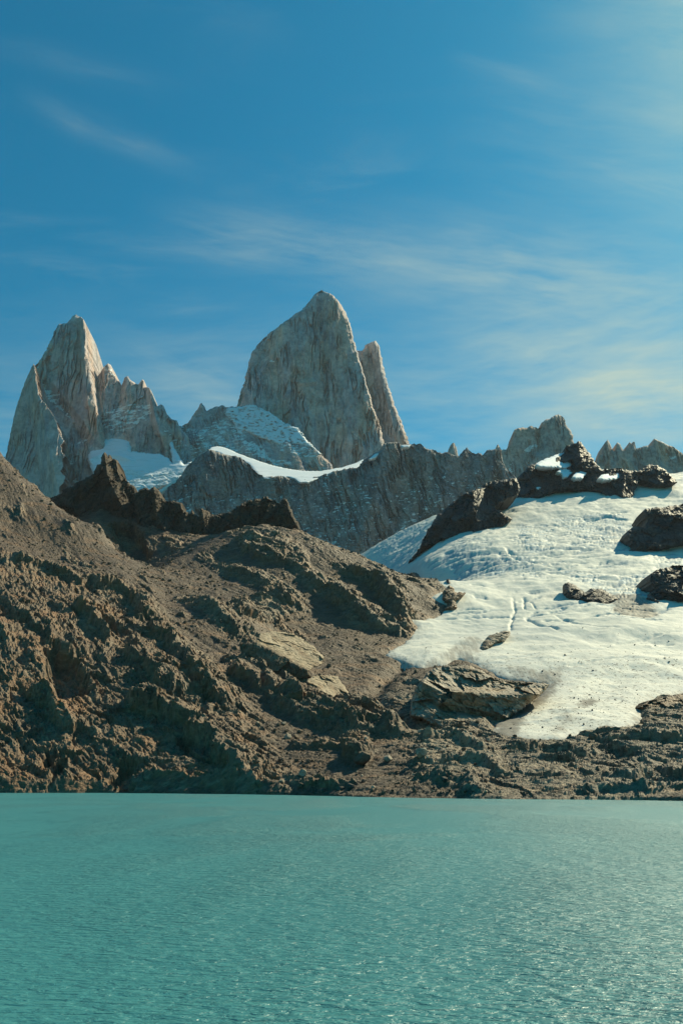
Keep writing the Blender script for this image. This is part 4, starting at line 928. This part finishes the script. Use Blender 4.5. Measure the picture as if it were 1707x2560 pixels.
OUTC = [
 ([(1412, 1458), (1414, 1475), (1419, 1486), (1432, 1495), (1446, 1502), (1462, 1502), (1478, 1506), (1488, 1512), (1500, 1516), (1523, 1514), (1541, 1508), (1544, 1496), (1528, 1485), (1510, 1476), (1494, 1471), (1478, 1471), (1464, 1480), (1450, 1472), (1442, 1465), (1424, 1456)], 'pair of small dark rock humps alone in the middle of the glacier'),
 ([(1624, 1449), (1627, 1438), (1631, 1431), (1654, 1421), (1690, 1414), (1770, 1408), (1770, 1495), (1720, 1502), (1690, 1507), (1667, 1514), (1631, 1510), (1616, 1496), (1630, 1482), (1640, 1472), (1629, 1462)], 'dark rock outcrop at the right edge of the glacier, lower of two'),
 ([(1606, 1280), (1612, 1272), (1640, 1268), (1660, 1268), (1676, 1264), (1700, 1261), (1780, 1252), (1780, 1345), (1720, 1354), (1690, 1362), (1676, 1367), (1649, 1374), (1631, 1371), (1604, 1382), (1580, 1384), (1559, 1388), (1570, 1378), (1582, 1368), (1572, 1352), (1564, 1338), (1570, 1326), (1582, 1318), (1598, 1315), (1613, 1320), (1618, 1296)], 'large dark rock cliff at the right edge of the glacier, upper of two'),
 ([(1202, 1620), (1208, 1606), (1222, 1592), (1240, 1583), (1262, 1578), (1275, 1578), (1274, 1588), (1262, 1602), (1244, 1606), (1226, 1616), (1212, 1630), (1200, 1636)], 'narrow strip of debris-covered rock showing through the lower glacier'),
 ([(1108, 1478), (1125, 1462), (1140, 1480), (1165, 1482), (1155, 1492), (1140, 1502), (1142, 1520), (1128, 1526), (1110, 1524), (1120, 1508), (1108, 1496)], 'broken rock island where the hillside meets the glacier'),
 ([(1117, 1448), (1124, 1447), (1127, 1456), (1130, 1462), (1120, 1463), (1117, 1456)], 'tiny dark rock standing alone on the snow near the hillside'),
 ([(1600, 1768), (1622, 1752), (1660, 1744), (1720, 1735), (1720, 1768), (1690, 1774), (1640, 1776), (1618, 1770)], 'dark rock shelf at the lower right edge of the ice'),
]
for k, (pp, lab) in enumerate(OUTC):
    P_ = np.array(pp, float); vb = P_[:, 1].max(); ub = float(P_[P_[:, 1] > vb-12, 0].mean())
    gx_, gy_ = ground_hit(ub, vb, 430.0)
    sz = (vb-P_[:, 1].min())*gy_/F_PX
    big = sz > 40
    mt = M_DARK if k in (0, 1, 2, 5) else M_TAN if k == 3 else M_BROWN if k in (4, 6) else M_DARK
    o = relief('rock_outcrop', pp, gy_-4, (ub, vb), 0.55 if k in (1, 2) else 1.0 if k != 3 else 1.6, mt, 1.1, 2.6, seed=1200+k*10, edge=(min(8, sz*0.3), min(6, sz*0.3)), noise=crag_noise(0.8 if big else 0.5, 1.0 if big else 0.6, 1200+k*10, 0.6, 1.5), thick=70 if big else 25)
    thing(o, lab, 'rock outcrop', 'dark rock outcrops in the glacier')

# --- knoll beside the snout
K = [(1030, 1752), (1040, 1720), (1057, 1697), (1069, 1680), (1085, 1672), (1111, 1664), (1140, 1662), (1173, 1664), (1198, 1673), (1220, 1688), (1239, 1699), (1275, 1704), (1314, 1708), (1350, 1708), (1374, 1712), (1360, 1730), (1347, 1742), (1320, 1762), (1289, 1784), (1262, 1800), (1239, 1812), (1235, 1830), (1200, 1850), (1150, 1850), (1107, 1830), (1057, 1800), (1028, 1788)]
o = relief('rock_knoll', K, 580, (1150, 1840), 0.9, M_TAN, 1.1, 2.6, skew=0.25, seed=1400, edge=(5, 4), noise=crag_noise(0.75, 0.62, 1400, -0.55, 2.0), thick=45,
       feats=[([(1040, 1700), (1110, 1735), (1180, 1735), (1260, 1740), (1340, 1738)], 12, 26, 46), ([(1110, 1775), (1170, 1785), (1232, 1800)], -9, 22, 14), ([(1060, 1760), (1110, 1800), (1180, 1815)], 6, 18, 26), ([(1070, 1690), (1050, 1740)], 4, 10, 14)])
thing(o, 'big blocky tan rock knoll with a shaded hollow beside the glacier snout', 'rock knoll')

# --- pale slabs lying on the hillside
def slab(top, front, ref, lean, lab, k, mt):
    gx_, gy_ = ground_hit(*ref); big_ = front is not None
    o_ = relief('flat_rock', top, gy_-(7 if big_ else 9), ref, lean, mt, 1.0, 2.2 if big_ else 1.2, seed=1450+k*10, edge=(1.0, 1.6), noise=crag_noise(0.30 if big_ else 0.12, 0.5, 1450+k*10, -0.6, 2.6), thick=26, skew=0.85)
    if front:
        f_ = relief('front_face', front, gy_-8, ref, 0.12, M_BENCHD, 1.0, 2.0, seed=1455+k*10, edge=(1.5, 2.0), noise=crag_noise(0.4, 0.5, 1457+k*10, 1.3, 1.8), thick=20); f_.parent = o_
    thing(o_, lab, 'rock', 'pale flat rocks on the hillside')
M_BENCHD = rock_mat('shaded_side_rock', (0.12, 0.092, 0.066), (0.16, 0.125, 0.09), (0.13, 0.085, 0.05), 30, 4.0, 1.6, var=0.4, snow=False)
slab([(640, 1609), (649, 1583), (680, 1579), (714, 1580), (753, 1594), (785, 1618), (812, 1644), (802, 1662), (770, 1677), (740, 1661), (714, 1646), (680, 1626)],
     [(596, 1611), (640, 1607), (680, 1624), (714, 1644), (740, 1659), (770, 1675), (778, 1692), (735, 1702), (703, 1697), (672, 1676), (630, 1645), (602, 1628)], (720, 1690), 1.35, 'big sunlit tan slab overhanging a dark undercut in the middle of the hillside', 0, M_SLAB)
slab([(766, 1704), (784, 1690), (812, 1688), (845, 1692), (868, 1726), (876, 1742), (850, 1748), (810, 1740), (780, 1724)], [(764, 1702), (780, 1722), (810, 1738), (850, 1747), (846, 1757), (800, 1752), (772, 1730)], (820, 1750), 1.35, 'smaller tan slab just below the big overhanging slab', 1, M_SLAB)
# --- crags on the hillside ridge
C1 = [(95, 1262), (118, 1247), (135, 1240), (153, 1234), (158, 1222), (163, 1217), (174, 1220), (190, 1209), (204, 1201), (220, 1192), (233, 1185), (238, 1172), (242, 1164), (252, 1155), (255, 1137), (260, 1132), (265, 1133), (268, 1146), (271, 1137), (277, 1140), (281, 1151), (285, 1147), (293, 1150), (295, 1167), (298, 1187), (306, 1185), (316, 1202), (325, 1209), (338, 1218), (343, 1232), (350, 1300), (380, 1400), (330, 1440), (150, 1420)]
o = relief('rock_crag', C1, 1385, (260, 1330), 0.28, M_CRAG, 1.0, 3.0, seed=1500, edge=(8, 5), noise=crag_noise(1.0, 0.9, 1500, 1.3, 1.8), thick=80,
       feats=[([(262, 1140), (268, 1190), (290, 1240), (318, 1290), (340, 1350)], 26, 26, 40), ([(288, 1150), (300, 1200)], 10, 8, 10), ([(200, 1210), (190, 1300)], -8, 26, 26)])
thing(o, 'highest dark crag on the brown ridge with a twin pinnacle on top', 'crag', 'dark crags along the brown ridge')
C2 = [(330, 1235), (343, 1232), (350, 1224), (360, 1218), (376, 1223), (387, 1216), (397, 1225), (404, 1240), (410, 1252), (420, 1254), (434, 1250), (445, 1256), (456, 1259), (459, 1276), (470, 1282), (476, 1282), (480, 1273), (485, 1285), (495, 1291), (500, 1276), (503, 1271), (514, 1274), (524, 1282), (534, 1288), (556, 1284), (578, 1278), (590, 1300), (600, 1370), (520, 1390), (440, 1390), (380, 1370), (345, 1320)]
o = relief('rock_crag', C2, 1345, (460, 1330), 0.34, M_CRAG, 1.0, 3.0, seed=1600, edge=(6, 4), noise=crag_noise(0.95, 0.7, 1600, 1.4, 1.8), thick=60,
       feats=[([(385, 1220), (392, 1280), (420, 1340)], 12, 16, 22), ([(452, 1262), (470, 1330)], 10, 14, 20), ([(505, 1275), (515, 1330)], 9, 12, 18), ([(420, 1258), (430, 1320)], -7, 10, 10)])
thing(o, 'low sawtooth crag between the two higher crags on the brown ridge', 'crag', 'dark crags along the brown ridge')
C3 = [(570, 1290), (578, 1277), (590, 1268), (601, 1262), (612, 1254), (621, 1250), (635, 1249), (649, 1247), (657, 1243), (665, 1239), (673, 1246), (680, 1250), (692, 1258), (700, 1262), (702, 1252), (706, 1247), (712, 1245), (717, 1247), (724, 1266), (732, 1282), (742, 1304), (750, 1320), (765, 1340), (790, 1365), (760, 1400), (680, 1345), (640, 1340), (590, 1342), (575, 1320)]
o = relief('rock_crag', C3, 1270, (650, 1340), 0.22, M_CRAG, 1.0, 3.0, seed=1700, edge=(6, 4), noise=crag_noise(0.9, 0.75, 1700, 1.3, 1.8), thick=70,
       feats=[([(712, 1248), (725, 1290), (755, 1340)], 14, 26, 14), ([(600, 1265), (592, 1330)], 8, 14, 14)])
thing(o, 'broad castle-shaped dark crag with a small horn at its right end on the brown ridge', 'crag', 'dark crags along the brown ridge')

# ------------------------------------------------------------------ lake and ground sheets
def sheet(name, z, x0, x1, y0, y1, mat):
    V = [(x0, y0, z), (x1, y0, z), (x1, y1, z), (x0, y1, z)]
    return structure(mesh_np(name, np.array(V), np.array([[0, 1, 2, 3]]), mat=mat))
lake = sheet('lake', 0.0, -900, 900, -60, 900, M_WATER); lake["label"] = 'turquoise glacial lake ruffled by wind'
structure(sheet('ground', -16.0, -3100, 3300, -390, 5100, M_BROWN))
def massif():
    """coarse body of the range behind the ridges: carries the peaks, out of sight from the lake"""
    x = np.linspace(-2600, 3000, 90); y = np.linspace(1380, 4600, 60); X, Y = np.meshgrid(x, y)
    Z = -20 + 560*sstep(Y, 1900, 2700) + 420*sstep(Y, 2700, 3500) - 1000*sstep(Y, 3700, 4600)
    Z = Z*(1-sstep(np.abs(X), 2000, 2600)) - 30*sstep(np.abs(X), 2000, 2600)
    Z = np.where((X > 0) & (Y < 2400), np.minimum(Z, base(X, np.clip(Y, 400, 2390))-60), Z)
    Z += fbm(X/300, Y/300, 4, 999)*60
    idx = np.arange(X.size).reshape(X.shape)
    Q = np.stack([idx[:-1, :-1], idx[:-1, 1:], idx[1:, 1:], idx[1:, :-1]], -1).reshape(-1, 4)
    structure(mesh_np('mountain_base', np.stack([X, Y, Z], -1).reshape(-1, 3), Q, mat=M_WALL, attrs={'snow': np.zeros(X.size)}), 'lower slopes of the granite range behind the ridges')
massif()

def haze():
    x0, x1, y0, y1, z0, z1 = -3200, 3400, -400, 5200, -17.5, 2900
    V = np.array([(x, y, z) for z in (z0, z1) for y in (y0, y1) for x in (x0, x1)], float)
    Q = np.array([(0, 2, 3, 1), (4, 5, 7, 6), (0, 1, 5, 4), (1, 3, 7, 5), (3, 2, 6, 7), (2, 0, 4, 6)])
    m = bpy.data.materials.new('haze_air'); m.use_nodes = True; nt = m.node_tree; nt.nodes.clear()
    out = nt.nodes.new('ShaderNodeOutputMaterial'); v = nt.nodes.new('ShaderNodeVolumePrincipled')
    v.inputs['Color'].default_value = (0.80, 0.88, 1.0, 1); v.inputs['Density'].default_value = HAZE; v.inputs['Anisotropy'].default_value = 0.2
    nt.links.new(v.outputs[0], out.inputs['Volume'])
    o = mesh_np('haze', V, Q, mat=m); o["kind"] = "stuff"; o["label"] = 'thin bluish mountain haze'
HAZE = 1.2e-5
haze()

# ------------------------------------------------------------------ loose stones
PHI = (1+5**0.5)/2
ICO_V = np.array([(-1, PHI, 0), (1, PHI, 0), (-1, -PHI, 0), (1, -PHI, 0), (0, -1, PHI), (0, 1, PHI), (0, -1, -PHI), (0, 1, -PHI), (PHI, 0, -1), (PHI, 0, 1), (-PHI, 0, -1), (-PHI, 0, 1)])/math.hypot(1, PHI)
ICO_F = np.array([(0, 11, 5), (0, 5, 1), (0, 1, 7), (0, 7, 10), (0, 10, 11), (1, 5, 9), (5, 11, 4), (11, 10, 2), (10, 7, 6), (7, 1, 8), (3, 9, 4), (3, 4, 2), (3, 2, 6), (3, 6, 8), (3, 8, 9), (4, 9, 5), (2, 4, 11), (6, 2, 10), (8, 6, 7), (9, 8, 1)])
def rotm(rs_):
    q = rs_.normal(size=4); q /= np.linalg.norm(q); w, x, y, z = q
    return np.array([[1-2*(y*y+z*z), 2*(x*y-z*w), 2*(x*z+y*w)], [2*(x*y+z*w), 1-2*(x*x+z*z), 2*(y*z-x*w)], [2*(x*z-y*w), 2*(y*z+x*w), 1-2*(x*x+y*y)]])
def scatter():
    r = np.random.RandomState(5)
    P = TERP.reshape(-1, 3); area = np.clip(P[:, 1], 300, 2000)**2
    dens = (1-TER_ROCK.ravel()*0.8)*(0.3+0.7*sstep(fbm(P[:, 0]/40, P[:, 1]/40, 3, 880), -0.2, 0.3))*((TER_DS > 1) & (TER_SD < -6) & (TERP[..., 1] < 1250)).ravel()
    pick = r.choice(len(P), 15000, replace=False, p=dens/dens.sum()); x, y, z = P[pick].T; n = len(x)
    s = np.clip(0.30*r.uniform(0.02, 1, n)**-0.55, 0.28, 2.8)*np.clip(y/600, 0.8, 1.6)
    VV = np.empty((n, 12, 3), f32)
    for k in range(n):
        sc_ = s[k]*np.array([1, r.uniform(.6, 1), r.uniform(.45, .8)])
        VV[k] = (ICO_V*r.uniform(0.7, 1.15, (12, 1))*sc_)@rotm(r).T + (x[k], y[k], z[k]+0.15*s[k])
    T = (ICO_F[None]+12*np.arange(n)[:, None, None]).reshape(-1, 3)
    o = mesh_np('scree_stones', VV.reshape(-1, 3), None, tris=T, mat=M_BOULD); o["kind"] = "stuff"; o["label"] = 'loose brown stones strewn over the scree and shore'
    # dark stones melted out on the lower glacier
    m = 1500; px = r.uniform(1000, 1740, m); pv = 1560+r.uniform(0, 1, m)**0.7*290
    keep = []; 
    rx, rz = ray(px, pv)
    ys = np.arange(480, 1300, 4.0)
    d = CAM_H+rz[:, None]*ys - base(rx[:, None]*ys, np.broadcast_to(ys, (m, len(ys)))); k = np.argmax(d < 0, 1); yv = ys[k]; xv = rx*yv
    sd = poly_sd(xv, yv, GLP); ok = (sd > 8)
    cl = fbm(xv/30, yv/30, 3, 890); ok &= (cl > 0.05) | (r.uniform(size=m) < 0.12)
    xv, yv = xv[ok], yv[ok]; zv = base(xv, yv)+5*(1-np.exp(-poly_sd(xv, yv, GLP)/14)) + fbm(xv/130, yv/90, 3, 311)*9*sstep(poly_sd(xv, yv, GLP), 0, 60) + fbm(xv/38, yv/22, 3, 312)*2.2*sstep(poly_sd(xv, yv, GLP), 0, 30)
    s = np.clip(0.24*r.uniform(0.02, 1, len(xv))**-0.5, 0.22, 1.2)
    VV = np.empty((len(xv), 12, 3), f32)
    for k in range(len(xv)):
        VV[k] = (ICO_V*r.uniform(0.7, 1.15, (12, 1))*s[k]*np.array([1.3, 0.8, 0.6]))@rotm(r).T + (xv[k], yv[k], zv[k]+0.2*s[k])
    T = (ICO_F[None]+12*np.arange(len(xv))[:, None, None]).reshape(-1, 3)
    o = mesh_np('glacier_debris', VV.reshape(-1, 3), None, tris=T, mat=M_DARK, attrs={'snow': np.zeros(12*len(xv))}); o["kind"] = "stuff"; o["label"] = 'dark stones scattered on the lower glacier'
scatter()

def boulder_mesh(seed, sq=(1, 0.8, 0.7)):
    """faceted block: an icosphere cut by random planes"""
    import bmesh
    bm = bmesh.new(); bmesh.ops.create_icosphere(bm, subdivisions=3, radius=1.0)
    r = np.random.RandomState(seed); pl = []
    for _ in range(13):
        n = r.normal(size=3); n /= np.linalg.norm(n); pl.append((n, r.uniform(0.55, 0.85)))
    for v in bm.verts:
        p = np.array(v.co)
        for n, d in pl:
            e = p@n
            if e > d: p = p - n*(e-d)*0.93
        p = p*(1+0.05*r.normal()*0.5)
        v.co = p*np.array(sq)
    me = bpy.data.meshes.new('boulder'); bm.to_mesh(me); bm.free(); me.materials.append(M_BOULD)
    return me
BM = [boulder_mesh(k, (1, 0.85, 0.62+0.1*(k % 4))) for k in range(8)]
def boulder(u, v, w_px, k, label, group=None, mat=None):
    x, y, z = (float(c) for c in ter_at(u, v)); r = w_px*y/F_PX/2
    me = BM[k % 8]
    if mat: me = me.copy(); me.materials[0] = mat
    o = bpy.data.objects.new('boulder', me); COL.objects.link(o)
    o.location = (x, y, z+r*0.25); o.scale = (r, r, r); o.rotation_euler = (rnd_.uniform(-.3, .3), rnd_.uniform(-.3, .3), rnd_.uniform(0, 6.28))
    return thing(o, label, 'boulder', group)
rnd_ = random.Random(3)
GB = 'boulders lying on the scree and shore'
M_PALE = rock_mat('pale_boulder', (0.30, 0.25, 0.19), (0.34, 0.29, 0.22), (0.26, 0.20, 0.14), 10, 0.9, 0.2, var=0.25, snow=False)
M_DKB = rock_mat('dark_boulder', (0.06, 0.055, 0.05), (0.075, 0.065, 0.055), (0.09, 0.07, 0.055), 10, 0.9, 0.2, var=0.3, snow=False)
for u, v, w, k, lab, mt in [
    (848, 1970, 24, 0, 'large dark boulder near the shore, left of a dark pair', M_DKB),
    (873, 1968, 24, 1, 'dark boulder near the shore, right of a dark pair', M_DKB),
    (972, 1900, 30, 2, 'pale tan angular boulder on the gravel left of the bench', M_PALE),
    (720, 1842, 22, 3, 'pale flat boulder alone high on the scree', M_PALE),
    (905, 1900, 52, 4, 'biggest brown boulder block at the foot of the scree', None),
    (750, 1965, 22, 5, 'tan boulder at the water edge left of the dark pair', None),
    (803, 1978, 18, 6, 'dark brown boulder standing at the waterline', M_DKB),
    (1053, 1885, 34, 7, 'tan boulder leaning on the bench rock beside the gravel', M_PALE),
    (755, 1938, 26, 2, 'pale rounded boulder low on the scree', M_PALE),
    (1105, 1955, 22, 1, 'dark boulder on the gravel right of the bench foot', M_DKB),
    (1480, 1845, 24, 5, 'tan boulder just below the ice edge', None)]:
    boulder(u, v, w, k, lab, GB, mt)
n_b = 0
while n_b < 70:
    u = rnd_.uniform(590, 1250); v = rnd_.uniform(1770, 1985)
    if u < 640+(1985-v)*-0.2 and v > 1900: continue
    mt_ = rnd_.choice([None, None, M_PALE, M_DKB]); where = 'on the scree above the shore' if v < 1890 else 'on the shore gravel near the water'
    look = 'small pale tan boulder' if mt_ is M_PALE else 'small dark boulder' if mt_ is M_DKB else 'small brown boulder'
    boulder(u, v, rnd_.choice([8, 9, 10, 11, 12, 14, 17]), rnd_.randrange(8), look+' among many loose ones '+where, look+'s '+where, mt_); n_b += 1
